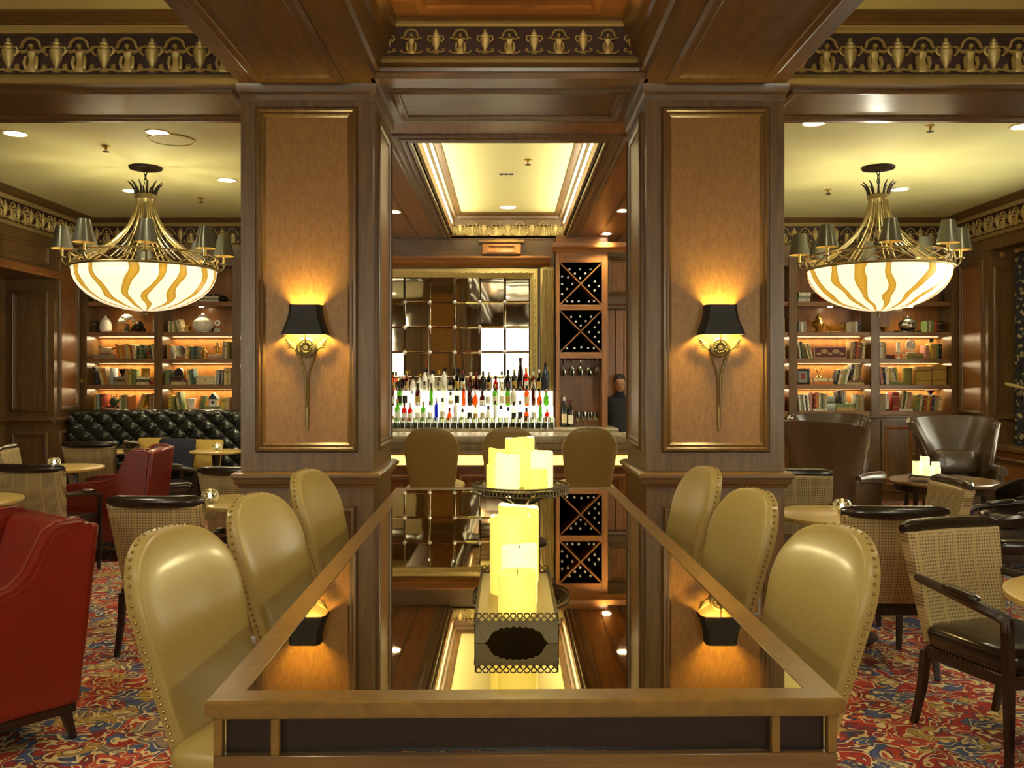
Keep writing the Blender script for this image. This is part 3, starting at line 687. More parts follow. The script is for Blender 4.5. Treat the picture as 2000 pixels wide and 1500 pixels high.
candle('short front pillar candle on the rectangular tray', (.02, 1.98, zt), .0425, .094, 1, G1, 'wax')
candle('medium pillar candle in the middle of the rectangular tray', (.026, 2.075, zt), .042, .134, 2, G1, 'wax_bright')
candle('tall pillar candle toward the red armchairs on the rectangular tray', (.006, 2.18, zt), .05, .19, 3, G1, 'wax')
candle('tallest rear pillar candle on the rectangular tray', (.028, 2.295, zt), .052, .197, 4, G1, 'wax')

cs = thing('candle_stand', 'round footed pewter candle stand with beaded rim on the long table', 'candle stand', (.045, 3.07, TT - .0015))
SH = .185
MB().lathe([(.085, 0), (.09, .006), (.07, .014), (.03, .024), (.016, .05), (.02, .07), (.013, .09), (.016, .13), (.04, .16), (.1, SH - .012), (.155, SH - .006), (.16, SH), (.155, SH + .004), (.0, SH + .004)], 28).build('pedestal', 'pewter', cs)
MB().tube([(.163 * math.cos(TAU * k / 40), .163 * math.sin(TAU * k / 40), SH + .012) for k in range(40)], .0035, 6, True).build('rim_upper', 'pewter', cs)
MB().tube([(.163 * math.cos(TAU * k / 40), .163 * math.sin(TAU * k / 40), SH - .014) for k in range(40)], .003, 6, True).build('rim_lower', 'pewter', cs)
mb = MB()
for k in range(72): mb.tube([(.163 * math.cos(TAU * k / 72), .163 * math.sin(TAU * k / 72), SH - .014), (.163 * math.cos(TAU * k / 72), .163 * math.sin(TAU * k / 72), SH + .012)], .0018, 4)
tag(mb.build('rim_rib', 'pewter', cs), kind='stuff')
for k in range(12):
    a = TAU * k / 12
    MB().tube([(.02 * math.cos(a), .02 * math.sin(a), .12), (.08 * math.cos(a + .2), .08 * math.sin(a + .2), .155), (.15 * math.cos(a), .15 * math.sin(a), SH - .012)], .0025, 5).build('scroll_bracket', 'pewter', cs)
G2 = 'pillar candles on the round stand'
zs = TT + SH + .001
for (dx, dy, r, h, lab, mt) in ((-.005, .035, .051, .172, 'tallest central pillar candle on the round stand', 'wax'), (-.046, -.055, .041, .118, 'front pillar candle with a hollow glowing rim on the round stand', 'wax_bright'),
                                (-.092, -.03, .026, .082, 'small narrow pillar candle at the edge of the round stand', 'wax'), (.072, .0, .038, .125, 'pale tall pillar candle toward the wine rack on the round stand', 'wax_bright'),
                                (.048, -.085, .039, .072, 'short wide front pillar candle on the round stand', 'wax'), (-.078, .05, .034, .13, 'rear pillar candle half hidden on the round stand', 'wax')):
    candle(lab, (.045 + dx, 3.07 + dy, zs), r, h, int(h * 1000), G2, mt)

point('stand_candle_flame', (.04, 3.105, 1.447), 2.6, (1, .86, .42), .008)
point('tray_candle_flame', (.028, 2.295, 1.326), .8, (1, .86, .42), .008)
# ------------------------------------------------------------------ wall sconces
def sconce(label, x):
    t = thing('wall_sconce', label, 'wall sconce', (x, CY0 - .006, 0), group='column sconces')
    def loop(hw, dp, z):
        o = []
        for (u, v) in ((-hw, 0), (-hw, -dp * .75), (-hw + .02, -dp), (hw - .02, -dp), (hw, -dp * .75), (hw, 0)): o.append((u, v, z))
        return o
    prof = [(.126, .125, 1.880), (.127, .126, 1.888), (.122, .121, 1.912), (.108, .112, 1.945), (.096, .104, 1.985), (.091, .1, 2.02), (.09, .098, 2.054)]
    outer = [loop(a, d_, z) for a, d_, z in prof]; inner = [loop(a - .004, d_ - .004, z) for a, d_, z in reversed(prof)]
    sh = MB().loops(outer + inner + [outer[0]], closed=False).build('shade', 'black_shade', t, ang=25)
    MB().loops([loop(.128, .127, 1.879), loop(.1285, .1275, 1.894)], closed=False).build('shade_trim', 'black_shade', sh)
    MB().tube([(0, -.012, 1.81), (0, -.06, 1.85), (0, -.06, 1.93)], .006, 6).build('lamp_arm', 'iron', t)
    MB().ball(.017, (0, -.06, 1.955), 10, 1.3).build('bulb', 'bulb', t)
    ro = MB().lathe([(.0, .02), (.014, .02), (.018, .012), (.028, .016), (.04, .012), (.046, .017), (.057, .012), (.06, 0)], 24).xf(Matrix.Translation((0, -.028, 1.808)) @ Matrix.Rotation(R(90), 4, 'X')).build('rosette', 'iron', t)
    for k in range(12):
        a = TAU * k / 12; MB().ball(.008, (.03 * math.cos(a), -.046, 1.808 + .03 * math.sin(a)), 6).build('rosette_petal', 'iron', ro)
    for s in (-1, 1):
        MB().tube([(s * .11, -.02, 1.855), (s * .085, -.03, 1.83), (s * .06, -.024, 1.79), (s * .038, -.018, 1.735), (s * .018, -.016, 1.68), (s * .008, -.014, 1.63), (s * .006, -.012, 1.44)], [.006, .007, .0065, .006, .0055, .005, .004], 6).build('stem', 'iron', t)
        for j in range(5):
            MB().tube([(s * .06, -.026, 1.80 + .006 * j), (s * (.085 + .006 * j), -.03, 1.81 + .010 * j), (s * (.112 + .004 * j), -.026, 1.805 + .016 * j)], [.006, .007, .002], 5).build('leaf_spray', 'iron', t)
    MB().lathe([(.004, 1.32), (.009, 1.345), (.006, 1.36), (.012, 1.38), (.007, 1.40), (.011, 1.43), (.005, 1.46)], 8, (0, -.012, 0), 1, .7).build('drop_finial', 'iron', t)
    for s in (-1, 1): point('sconce_light', (x + s * .03, CY0 - .075, 1.95), 6.5, (1.0, .74, .27), .02)
    return t
sconce('black-shaded wall sconce on the column beside the red armchair lounge', -1.173)
sconce('black-shaded wall sconce on the column beside the tweed armchair lounge', 1.233)

# ------------------------------------------------------------------ chandeliers
def chandelier(label, x, y, rot):
    t = thing('chandelier', label, 'chandelier', (x, y, 0), rot, 'zebra bowl chandeliers')
    RR, zr, zb = .69, 2.69, 2.29
    MB().lathe([(.0, ZC - .03), (.12, ZC - .03), (.155, ZC - .022), (.16, ZC - .004), (.16, ZC - .001)], 28).build('ceiling_canopy', 'iron_dark', t)
    for k in range(3):
        a = (k % 2) * PI / 2; z = ZC - .055 - .043 * k
        MB().tube([(.014 * math.cos(TAU * i / 10) * math.cos(a), .014 * math.cos(TAU * i / 10) * math.sin(a), z + .03 * math.sin(TAU * i / 10)) for i in range(10)], .0045, 5, True).build('chain_link', 'iron_dark', t)
    cr = MB().lathe([(.085, 3.40), (.1, 3.405), (.104, 3.43), (.1, 3.455), (.085, 3.46)], 20).build('crown_band', 'iron', t)
    for k in range(12):
        a = TAU * k / 12; c_, s_ = math.cos(a), math.sin(a)
        MB().tube([(.095 * c_, .095 * s_, 3.45), (.105 * c_, .105 * s_, 3.50), (.13 * c_, .13 * s_, 3.545), (.165 * c_, .165 * s_, 3.575)], [.012, .011, .009, .004], 5).build('crown_leaf', 'iron_dark', cr)
    for k in range(8):
        a0 = TAU * k / 8
        for j in (-1, 0, 1):
            a = a0 + j * .085; c_, s_ = math.cos(a), math.sin(a); ca, sa = math.cos(a0 + j * .22), math.sin(a0 + j * .22)
            pts = []
            for q in range(11):
                u = q / 10; r = .085 + .045 * u + (RR - .15) * u ** 2.2; z = 3.42 - (3.42 - zr - .06) * (u ** .92)
                m_ = u; pts.append((r * (ca * (1 - m_) + c_ * m_), r * (sa * (1 - m_) + s_ * m_), z))
            MB().tube(pts, .0065, 5).build('sweeping_rod', 'iron', t)
    for (z, r, w_) in ((zr + .15, RR - .015, .011), (zr + .02, RR + .0, .014)):
        MB().tube([(r * math.cos(TAU * k / 56), r * math.sin(TAU * k / 56), z) for k in range(56)], w_, 6, True).build('hoop', 'iron', t)
    for k in range(16):
        a = TAU * k / 16; b_ = TAU * (k + 1) / 16
        for (z0, z1) in ((zr + .02, zr + .15), (zr + .15, zr + .02)):
            MB().tube([(RR * math.cos(a + (b_ - a) * q / 3), RR * math.sin(a + (b_ - a) * q / 3), z0 + (z1 - z0) * q / 3) for q in range(4)], .007, 5).build('band_strut', 'iron', t)
    n = 40
    prof = [(RR - .012, zr + .012)] + [((RR - .012) * math.cos(PI / 2 * q / 10), zr - (zr - zb) * math.sin(PI / 2 * q / 10)) for q in range(1, 10)] + [(.03, zb)]
    prof = prof + [(r_ - .006 if r_ > .03 else .03, z_ + .006) for r_, z_ in reversed(prof)]
    MB().lathe(prof, n, cap=False).build('glass_bowl', 'zebra_glass', t, ang=80)
    MB().lathe([(.032, zb + .01), (.034, zb - .002), (.014, zb - .014), (.022, zb - .03), (.012, zb - .045), (.004, zb - .06)], 12).build('finial', 'iron', t)
    shp = [(.108, 0), (.056, .215)]
    for k in range(8):
        a = TAU * k / 8 + TAU / 16; r = RR + .06; c_, s_ = math.cos(a), math.sin(a)
        ar = MB().tube([(RR * c_, RR * s_, zr + .05), ((RR + .03) * c_, (RR + .03) * s_, zr + .03), (r * c_, r * s_, zr + .07), (r * c_, r * s_, zr + .1)], .009, 6)
        ar.lathe([(.012, 0), (.035, .006), (.04, .014), (.015, .016)], 10, (r * c_, r * s_, zr + .095)); arm = ar.build('lamp_arm', 'iron', t)
        MB().cyl(.014, 0, .12, 10, (r * c_, r * s_, zr + .108)).build('candle_tube', 'shade_gold', arm)
        MB().ball(.018, (r * c_, r * s_, zr + .255), 8, 1.3).build('bulb', 'bulb', arm)
        z0 = zr + .185
        MB().lathe([(.105, z0), (.057, z0 + .215), (.0545, z0 + .215), (.1025, z0 + .0005)], 20, (r * c_, r * s_, 0), cap=False).build('lamp_shade', 'shade_metal', arm)
        MB().lathe([(.1015, z0 + .002), (.0535, z0 + .213)], 20, (r * c_, r * s_, 0), cap=False).build('shade_lining', 'shade_gold', arm)
    point('chandelier_light', (x, y, 2.9), 15, (1, .95, .74), .05)
    return t
chandelier('zebra-striped bowl chandelier over the red armchair lounge', -3.62, 8.95, 0)
chandelier('zebra-striped bowl chandelier over the wing chair lounge', 3.7, 8.95, R(8))

# ------------------------------------------------------------------ ceiling fittings
def downlight(label, x, y, z=ZC, power=26, size=110, col=WARM2, r=.085):
    t = thing('recessed_downlight', label, 'downlight', (x, y, z), group='recessed ceiling downlights')
    MB().lathe([(r, -.001), (r + .018, -.003), (r + .02, -.008), (r + .006, -.01), (r, -.006)], 24, cap=False).build('trim_ring', 'white_trim', t)
    MB().lathe([(r, -.003), (0.0001, -.005)], 24).build('lamp', 'lamp_disc', t)
    if power: spot('downlight_spot', (x, y, z - .03), power, col, size, .7, r * .7)
def cl(px, py, z): Y = (z - CZ) * 1750 / (735 - py); return (px - 992) * Y / 1750, Y
for (px, py, lab) in ((30, 260, 'downlight at the edge of the red lounge ceiling, nearest the alcove'), (308, 258, 'downlight in front of the red lounge chandelier'),
                      (443, 351, 'downlight beside the red lounge chandelier, nearest the column'), (256, 372, 'downlight behind the crown of the red lounge chandelier'),
                      (1590, 239, 'downlight beside the tweed-side column'), (1998, 246, 'downlight at the edge of the wing chair lounge ceiling'), (1757, 369, 'downlight behind the wing chair lounge chandelier')):
    downlight(lab, *cl(px, py, ZC))
for (px, py, lab) in ((990, 271, 'near downlight in the yellow bar ceiling tray'), (992, 404, 'far downlight in the yellow bar ceiling tray')): downlight(lab, *cl(px, py, TZ), TZ, 30, 110)
for (px, py, lab) in ((770, 413, 'downlight in the timber bar ceiling toward the red lounge'), (1217, 411, 'downlight in the timber bar ceiling toward the wing chairs'), (1183, 456, 'downlight in the timber bar ceiling above the wine rack')):
    downlight(lab, *cl(px, py, ZS), ZS, 22, 120, r=.06)
for i, (x, y) in enumerate(((-3.4, 3.6), (-3.4, .6), (-3.4, -2.4), (3.5, 3.6), (3.5, .6), (3.5, -2.4))):  # unseen downlights, added as fill light for the front lounge
    downlight('%s added fill downlight in the front lounge ceiling on the %s side' % (ORD[i % 3], 'red armchair' if i < 3 else 'tweed armchair'), x, y, ZC, 38, 165)
for i, y in enumerate((3.7, 1.6, -1.2)): downlight('%s added fill downlight in the orange timber ceiling over the long table' % ORD[i], .0, y, ZC - .021, 26, 115, r=.06)  # out of view as well, added to fill the table zone with light
def sprinkler(label, px, py, z):
    x, y = cl(px, py, z); t = thing('ceiling_sprinkler', label, 'sprinkler', (x, y, z), group='ceiling sprinklers')
    MB().lathe([(.035, -.001), (.035, -.006), (.012, -.01), (.01, -.035), (.003, -.04)], 12).build('escutcheon', 'brass', t)
    MB().lathe([(.03, -.05), (.03, -.053), (.004, -.056)], 12).build('deflector', 'iron_dark', t); MB().cyl(.005, -.05, -.03, 6).build('pin', 'iron_dark', t)
for a in (('ceiling sprinkler before the red lounge chandelier', 207, 285, ZC), ('ceiling sprinkler behind the red lounge chandelier', 392, 387, ZC), ('ceiling sprinkler before the wing chair lounge chandelier', 1817, 245, ZC),
          ('ceiling sprinkler beside the wing chair lounge chandelier', 1618, 370, ZC), ('ceiling sprinkler in the yellow bar tray', 1031, 311, TZ)): sprinkler(*a)
x, y = cl(335, 272, ZC); t = thing('ceiling_speaker', 'flush round speaker cover in the red lounge ceiling', 'speaker', (x, y, ZC))
MB().lathe([(.2, -.001), (.2, -.012), (.185, -.014), (.18, -.006), (.0001, -.006)], 32).build('cover', 'ceiling_paint', t)
x, y = cl(989, 339, TZ); t = thing('ceiling_vent', 'small square slotted vent in the yellow bar tray', 'vent', (x, y, TZ))
MB().box(-.09, .09, -.05, .05, -.006, -.001).build('vent_frame', 'white_trim', t, bevel=.002)
for k in range(3): MB().box(-.07 + .05 * k, -.03 + .05 * k, -.03, .03, -.009, -.005).build('vent_slot', 'black', t)

# ------------------------------------------------------------------ tweed armchair (faces +Y)
def tweed_map(u, v, w_): return (u, -.24 - .12 * (v / .5) + .5 * u * u + w_, .40 + v)
def make_tweed():
    t = thing('tweed_armchair', 'tweed armchair', 'armchair', group='tweed armchairs with leather top rolls')
    ol = []
    n = 8
    for k in range(n + 1): v = .5 * k / n; ol.append((.225 + .055 * (v / .5), v))
    ol += [(-u, v) for u, v in reversed(ol)]
    bk = MB().cushion(ol, .09, tweed_map, k=(0, .5, .8, .93, .985, 1.0, 1.0), hv=(1, .99, .95, .88, .72, .5, .4)).build('backrest', 'tweed', t, ang=45)
    MB().tube([tweed_map(-.283 + .566 * k / 10, .515, .004) for k in range(11)], [.02] + [.038] * 9 + [.02], 10).build('top_roll', 'black_leather', t, ang=60)
    mb = MB()
    for k in range(33):
        for s in (-1, 1): mb.ball(.0045, tweed_map(-.27 + .54 * k / 32, .477, s * .041), 5)
    tag(mb.build('nailhead_trim', 'nail', bk), kind='stuff')
    MB().cushion(rrect(.52, .5, .07), .13, lambda u, v, w_: (u, .02 + v, .435 + w_), hv=(1, .97, .92, .8, .6, .3)).build('seat', 'black_leather', t, ang=60)
    MB().box(-.25, .25, -.22, .27, .33, .385).build('seat_rail', 'dark_leg', t, bevel=.006)
    mb = MB()
    for k in range(30):
        mb.ball(.004, (-.245 + .49 * k / 29, .272, .388), 5); mb.ball(.004, (-.245 + .49 * k / 29, -.222, .388), 5)
        for s in (-1, 1): mb.ball(.004, (s * .252, -.215 + .48 * k / 29, .388), 5)
    tag(mb.build('nailhead_trim', 'nail', t), kind='stuff')
    for s in (-1, 1):
        MB().tube([(s * .235, -.22, .36), (s * .24, -.24, .18), (s * .245, -.285, 0)], [.027, .023, .018], 4).build('leg', 'dark_leg', t)
        MB().tube([(s * .265, .26, .62), (s * .262, .265, .36), (s * .255, .262, 0)], [.026, .025, .018], 4).build('leg', 'dark_leg', t)
        am = MB().tube([(s * .25, -.26, .695), (s * .275, -.1, .685), (s * .285, .1, .66), (s * .28, .22, .64), (s * .268, .262, .62), (s * .265, .265, .58)], [.018, .022, .024, .024, .025, .024], 6).build('arm', 'dark_leg', t)
        MB().cushion(rrect(.055, .2, .026), .035, lambda u, v, w_: (s * .281 + u, .03 + v, .69 - .12 * v + w_)).build('arm_pad', 'black_leather', am, ang=60)
    return t
TW = make_tweed()
def tweed_at(x, y, face, label, first=[1]):
    """face: direction faced, degrees counter-clockwise from +Y"""
    if first: first.clear(); TW.location = (x, y, 0); TW.rotation_euler = (0, 0, R(face)); TW['label'] = label; return TW
    return copy_tree(TW, label, (x, y, 0), R(face))
tweed_at(-2.04, 5.52, 0, 'tweed armchair with its back turned, just behind the nearest red armchair')
tweed_at(-3.76, 7.4, -3, 'tweed armchair with its back turned between two tables, at the edge of the red lounge')
tweed_at(-4.47, 9.85, 3, 'tweed armchair with its back turned, facing the tufted banquette')
tweed_at(-4.74, 9.1, -78, 'tweed armchair beside the alcove panels, facing into the red lounge')
tweed_at(-2.08, 7.2, -4, 'tweed armchair half hidden by the column, beyond the table with a globe votive')
tweed_at(-3.75, 9.75, -55, 'tweed armchair with brown seat turned toward the banquette pillows')
tweed_at(-2.7, 9.9, 70, 'tweed armchair beside the column, facing the banquette table')
tweed_at(2.245, 4.05, -162, 'closest tweed armchair with dark seat and wooden arms, facing the camera')
tweed_at(2.08, 5.12, -2, 'tweed armchair with its back turned, drawn up to the table with a globe votive')
tweed_at(2.12, 6.35, 178, 'tweed armchair across the votive table, half hidden by the column')
tweed_at(2.7, 6.12, 88, 'tweed armchair seen edge-on before the low candle table')
tweed_at(3.72, 6.5, 82, 'tweed armchair cut by the photo edge, before the leather tub chair')

# ------------------------------------------------------------------ red leather club armchair (faces +Y)
def make_red():
    t = thing('red_armchair', 'red leather armchair', 'armchair', group='red leather armchairs')
    prof = [(-.37, .17), (-.44, .95), (-.40, .985), (-.29, .98), (-.235, .95), (-.19, .86), (-.15, .78), (-.09, .725), (0, .70), (.2, .685), (.32, .67), (.36, .63), (.355, .17)]
    for s in (-1, 1):
        x0, x1 = s * .30, s * .395
        MB().loops([[(x0 + (.0 if b_ < .5 else .02 * s), a, b_) for a, b_ in prof], [(x1 + .03 * s * max(0, (b_ - .6)), a, b_) for a, b_ in prof]], True, True, True).build('side_panel', 'red_leather', t, bevel=.018, segs=2, ang=50)
        MB().tube([(x0 + .012 * s, a, b_ + .004) for a, b_ in prof[1:12]], .006, 5).build('side_welt', 'red_leather_welt', t)
    MB().cushion(rrect(.61, .55, .04, cy=.69), .14, lambda u, v, w_: (u, -.31 - .09 * (v - .68) / .3 + w_, v), hv=(1, .99, .95, .85, .65, .4)).build('backrest', 'red_leather', t, ang=50)
    MB().loops([[(-.39, -.37 - .09 * (z - .17) / .78, z), (.39, -.37 - .09 * (z - .17) / .78, z), (.39, -.33 - .09 * (z - .17) / .78, z), (-.39, -.33 - .09 * (z - .17) / .78, z)] for z in (.17, .4, .7, .965)], True, True, True).build('outer_back', 'red_leather', t, bevel=.012)
    MB().cushion(rrect(.6, .62, .05, cy=.03), .16, lambda u, v, w_: (u, v, .40 + w_), hv=(1, .98, .95, .85, .65, .4)).build('seat', 'red_leather', t, ang=50)
    MB().box(-.31, .31, -.3, .34, .17, .33).build('seat_base', 'red_leather', t, bevel=.012)
    MB().box(-.38, .38, -.36, .35, .13, .172).build('base_rail', 'dark_leg', t, bevel=.004)
    for sx in (-1, 1):
        MB().tube([(sx * .34, .31, .15), (sx * .34, .315, 0)], [.03, .02], 4).build('leg', 'dark_leg', t)
        MB().tube([(sx * .34, -.32, .15), (sx * .34, -.36, 0)], [.03, .02], 4).build('leg', 'dark_leg', t)
    return t
RD = make_red(); RD.location = (-2.465, 4.0, 0); RD.rotation_euler = (0, 0, R(141)); RD['label'] = 'nearest red leather armchair, beside the long table'
copy_tree(RD, 'red leather armchair seen side-on in the middle of the lounge', (-3.66, 8.3, 0), R(97))
copy_tree(RD, 'red leather armchair glimpsed behind the alcove-side tweed chair', (-5.22, 7.7, 0), R(-100))

# ------------------------------------------------------------------ brown leather wing chair (faces +Y)
def make_wing():
    t = thing('wing_chair', 'brown leather wing chair', 'wing chair', group='brown leather wing chairs')
    na, nz = 20, 12
    def shell(a, q, off):                 # a -1..1 across, q 0..1 up
        z = .30 + .84 * q
        hw = .33 + .02 * math.sin(PI * q) * -1 + .15 * max(0, q - .35) ** 1.2 * 1.6
        fw = (.20 + .10 * math.sin(PI * min(1, q * 1.05)) - .14 * max(0, q - .62)) 
        ang = a * PI / 2
        x = (hw + off) * math.copysign(abs(math.sin(ang)) ** .75, a); y = -.30 - .14 * q - off + (fw + .06) * (1 - abs(math.cos(ang)) ** .7)
        zz = z + (.035 * (1 - abs(a) ** 2) * q if q > .9 else 0) - .04 * abs(a) ** 4 * q
        return (x, y, zz)
    mb = MB(); loops = []
    for k in range(nz + 1):
        q = k / nz
        o = [shell(-1 + 2 * i / na, q, .035) for i in range(na + 1)]; i_ = [shell(-1 + 2 * i / na, q, -.035) for i in range(na, -1, -1)]
        loops.append(o + i_)
    mb.loops(loops, True, True, True); bk = mb.build('winged_back', 'brown_leather', t, bevel=.0, ang=60)
    edge = [shell(-1, k / nz, 0) for k in range(nz + 1)] + [shell(-1 + 2 * i / na, 1.0, 0) for i in range(1, na + 1)] + [shell(1, 1 - k / nz, 0) for k in range(1, nz + 1)]
    MB().tube(edge, .014, 6).build('edge_welt', 'brown_leather', bk)
    MB().cushion(rrect(.54, .56, .06, cy=.03), .15, lambda u, v, w_: (u, v, .43 + w_), hv=(1, .98, .94, .85, .65, .4)).build('seat', 'brown_leather', t, ang=60)
    MB().cushion(rrect(.5, .28, .08), .13, lambda u, v, w_: (u, -.2 - .1 * v + w_, .66 + v)).build('lumbar_cushion', 'brown_leather', t, ang=60)
    MB().box(-.34, .34, -.32, .32, .2, .38).build('seat_base', 'brown_leather', t, bevel=.02, segs=2)
    for s in (-1, 1):
        ar = MB().tube([(s * .335, -.2, .6), (s * .345, 0, .605), (s * .35, .24, .60), (s * .35, .29, .60)], [.05, .06, .065, .06], 10).build('arm_roll', 'brown_leather', t, ang=60)
        MB().box(*sorted((s * .29, s * .37)), -.25, .27, .25, .6).build('arm_panel', 'brown_leather', t, bevel=.015)
        mb = MB()
        for k in range(14): mb.ball(.006, (s * .35 + .05 * math.cos(TAU * k / 14), .292, .6 + .05 * math.sin(TAU * k / 14)), 5)
        tag(mb.build('nailhead_trim', 'nail', ar), kind='stuff')
        MB().tube([(s * .3, .28, .22), (s * .31, .3, 0)], [.032, .02], 6).build('leg', 'dark_leg', t)
        MB().tube([(s * .3, -.29, .22), (s * .31, -.36, 0)], [.032, .02], 4).build('leg', 'dark_leg', t)
    return t
WG = make_wing(); WG.location = (3.42, 9.35, 0); WG.rotation_euler = (0, 0, R(-48)); WG['label'] = 'brown leather wing chair with its back turned, beside the column'
copy_tree(WG, 'brown leather wing chair facing out before the bookcase, behind the turned one', (3.9, 10.75, 0), R(172))
copy_tree(WG, 'brown leather wing chair facing the camera beside the window bench', (5.1, 10.1, 0), R(168))

# leather tub chair cut by the frame
t = thing('tub_chair', 'dark leather tub chair cut by the photo edge beside the low table', 'armchair', (4.45, 7.75, 0), R(80))
mb = MB(); ls = []
for k in range(7):
    z = .2 + .53 * k / 6
    def pt(a, r): return (r * math.sin(a), -r * math.cos(a) * .95, z - (.12 * max(0, abs(a) - 1.2) if k > 3 else 0))
    ls.append([pt(-2.1 + 4.2 * i / 20, .38) for i in range(21)] + [pt(2.1 - 4.2 * i / 20, .28) for i in range(21)])
mb.loops(ls, True, True, True).build('curved_back', 'black_leather', t, bevel=0, ang=60)
MB().cushion(circ(.29, 20, 0, .05), .16, lambda u, v, w_: (u, v, .40 + w_), hv=(1, .98, .94, .85, .65, .4)).build('seat', 'black_leather', t, ang=60)
MB().lathe([(.3, .16), (.33, .2), (.33, .33), (.3, .35)], 24).build('seat_base', 'black_leather', t)
for k in range(4): a = TAU * k / 4 + .78; MB().tube([(.24 * math.cos(a), .24 * math.sin(a), .18), (.25 * math.cos(a), .25 * math.sin(a), 0)], [.025, .018], 4).build('leg', 'dark_leg', t)

# ------------------------------------------------------------------ round tables
def round_table(label, x, y, r=.38, z=.77, top='table_maple', leg='dark_leg', group='round pedestal tables'):
    t = thing('round_table', label, 'table', (x, y, 0), 0, group)
    MB().lathe([(.001, z - .03), (r - .02, z - .03), (r - .004, z - .026), (r, z - .014), (r - .003, z - .003), (r - .012, z), (.001, z)], 40).build('table_top', top, t)
    MB().lathe([(.03, .06), (.045, .1), (.03, .16), (.026, .5), (.04, .6), (.05, z - .05), (.12, z - .03)], 16).build('pedestal', leg, t)
    MB().lathe([(.24, 0), (.25, .012), (.2, .03), (.05, .06), (.03, .075)], 24).build('base', leg, t)
    return t
round_table('round maple table behind the tweed chair nearest the alcove', -4.28, 8.6)
round_table('round maple table cut by the photo edge behind the nearest red armchair', -3.85, 6.35)
round_table('round maple table with globe votive beside the red-side column', -1.85, 6.3)
round_table('small round maple table before the banquette pillows', -3.42, 10.5, .3)
round_table('small round maple table before the banquette, nearest the alcove', -4.72, 10.5, .3)
round_table('round maple table with globe votive among the tweed armchairs', 2.08, 5.68, .39)
round_table('round maple table cut by the photo edge before the closest tweed armchair', 2.42, 3.42, .47, .79)
lt = thing('coffee_table', 'low round dark wood table with stretcher shelf before the wing chairs', 'table', (4.45, 9.15, 0))
MB().lathe([(.001, .545), (.5, .545), (.52, .555), (.525, .572), (.51, .585), (.001, .585)], 40).build('table_top', 'walnut_across', lt)
MB().lathe([(.46, .47), (.47, .475), (.47, .545), (.46, .546)], 40, cap=False).build('apron', 'dark_leg', lt)
for k in range(4):
    a = TAU * k / 4 + .5; MB().tube([(.43 * math.cos(a), .43 * math.sin(a), .55), (.45 * math.cos(a), .45 * math.sin(a), 0)], [.028, .02], 4).build('leg', 'dark_leg', lt)
MB().lathe([(.001, .16), (.42, .16), (.43, .17), (.42, .18), (.001, .18)], 32).build('lower_shelf', 'walnut_across', lt)

def votive(label, x, y, z):
    t = thing('globe_votive', label, 'candle holder', (x, y, z), group='glass globe votives')
    MB().lathe([(.02, 0), (.03, .003), (.045, .02), (.055, .045), (.052, .07), (.04, .088), (.036, .092), (.038, .088), (.049, .07), (.052, .045), (.042, .022), (.02, .006), (.001, .006)], 16).build('globe', 'glass_clear', t)
    for k in range(10):
        a = TAU * k / 10; MB().tube([((.046 + .01 * math.sin(PI * q / 5)) * math.cos(a + .25 * q), (.046 + .01 * math.sin(PI * q / 5)) * math.sin(a + .25 * q), .012 + .07 * q / 5) for q in range(6)], .0022, 4).build('cut_rib', 'white_ceramic', t)
    MB().cyl(.022, .007, .035, 12).build('tealight', 'white_ceramic', t); MB().lathe([(.001, .036), (.012, .045), (.012, .056), (.001, .075)], 8).build('flame', 'flame', t)
for a in (('globe votive on the table beside the red-side column', *at(410, 985, 6.15)[:2], .771), ('globe votive on the table behind the alcove-side tweed chair', *at(106, 908, 8.55)[:2], .771),
          ('globe votive on the table among the tweed armchairs', *at(1645, 985, 5.66)[:2], .771), ('globe votive on the banquette table by the pillows', *at(424, 866, 10.5)[:2], .771)): votive(*a)
ct = thing('candle_plate', 'small footed iron plate under candles on the low wing chair table', 'tray', (4.21, 9.0, .5855))
MB().lathe([(.001, .055), (.17, .055), (.185, .062), (.18, .07), (.001, .062)], 24).build('plate', 'iron_dark', ct)
for k in range(3): a = TAU * k / 3 + .4; MB().tube([(.13 * math.cos(a), .13 * math.sin(a), .058), (.17 * math.cos(a), .17 * math.sin(a), .03), (.16 * math.cos(a), .16 * math.sin(a), .007)], .006, 5).build('foot', 'iron_dark', ct)
for (dx, dy, r, h, lab) in ((.0, .05, .045, .185, 'tallest pillar candle on the low wing chair table'), (-.09, .02, .045, .14, 'pillar candle on the low table, nearest the turned wing chair'), (.1, .02, .04, .13, 'slim pillar candle on the low table, nearest the window bench'),
                            (-.03, -.08, .042, .1, 'short front pillar candle on the low wing chair table'), (.06, -.08, .035, .09, 'shortest pillar candle on the low wing chair table')):
    candle(lab, (4.21 + dx, 9.0 + dy, .5855 + .0635), r, h, int(h * 999) + 3, 'pillar candles on the low table', 'wax_bright')

# ------------------------------------------------------------------ tufted banquette and pillows
bq = thing('tufted_banquette', 'black tufted leather banquette below the bookcase', 'banquette', (-4.05, 11.2, 0))
xa, xb = -1.5, 1.5; za, zb_ = .44, 1.215; ta, tb_ = .24, .22
def tuft(x, z):
    p = abs(math.sin(PI * (x / ta + z / tb_))) * abs(math.sin(PI * (x / ta - z / tb_)))
    return .065 * p ** .45
nx, nz = 150, 40; g = []
for j in range(nz + 1):
    z = za + (zb_ - za) * j / nz; e = min(1, (zb_ - z) / .05)
    g.append([(xa + (xb - xa) * i / nx, .18 + .07 * (1 - e ** .5) - tuft(xa + (xb - xa) * i / nx, z) * min(1, e + .2), z) for i in range(nx + 1)])
mb = MB(); mb.loops(g, closed=False); mb.build('tufted_back', 'tuft_leather', bq, ang=70)
MB().box(xa, xb, .19, .45, 0, zb_ - .005).build('back_frame', 'tuft_leather', bq, bevel=.02)
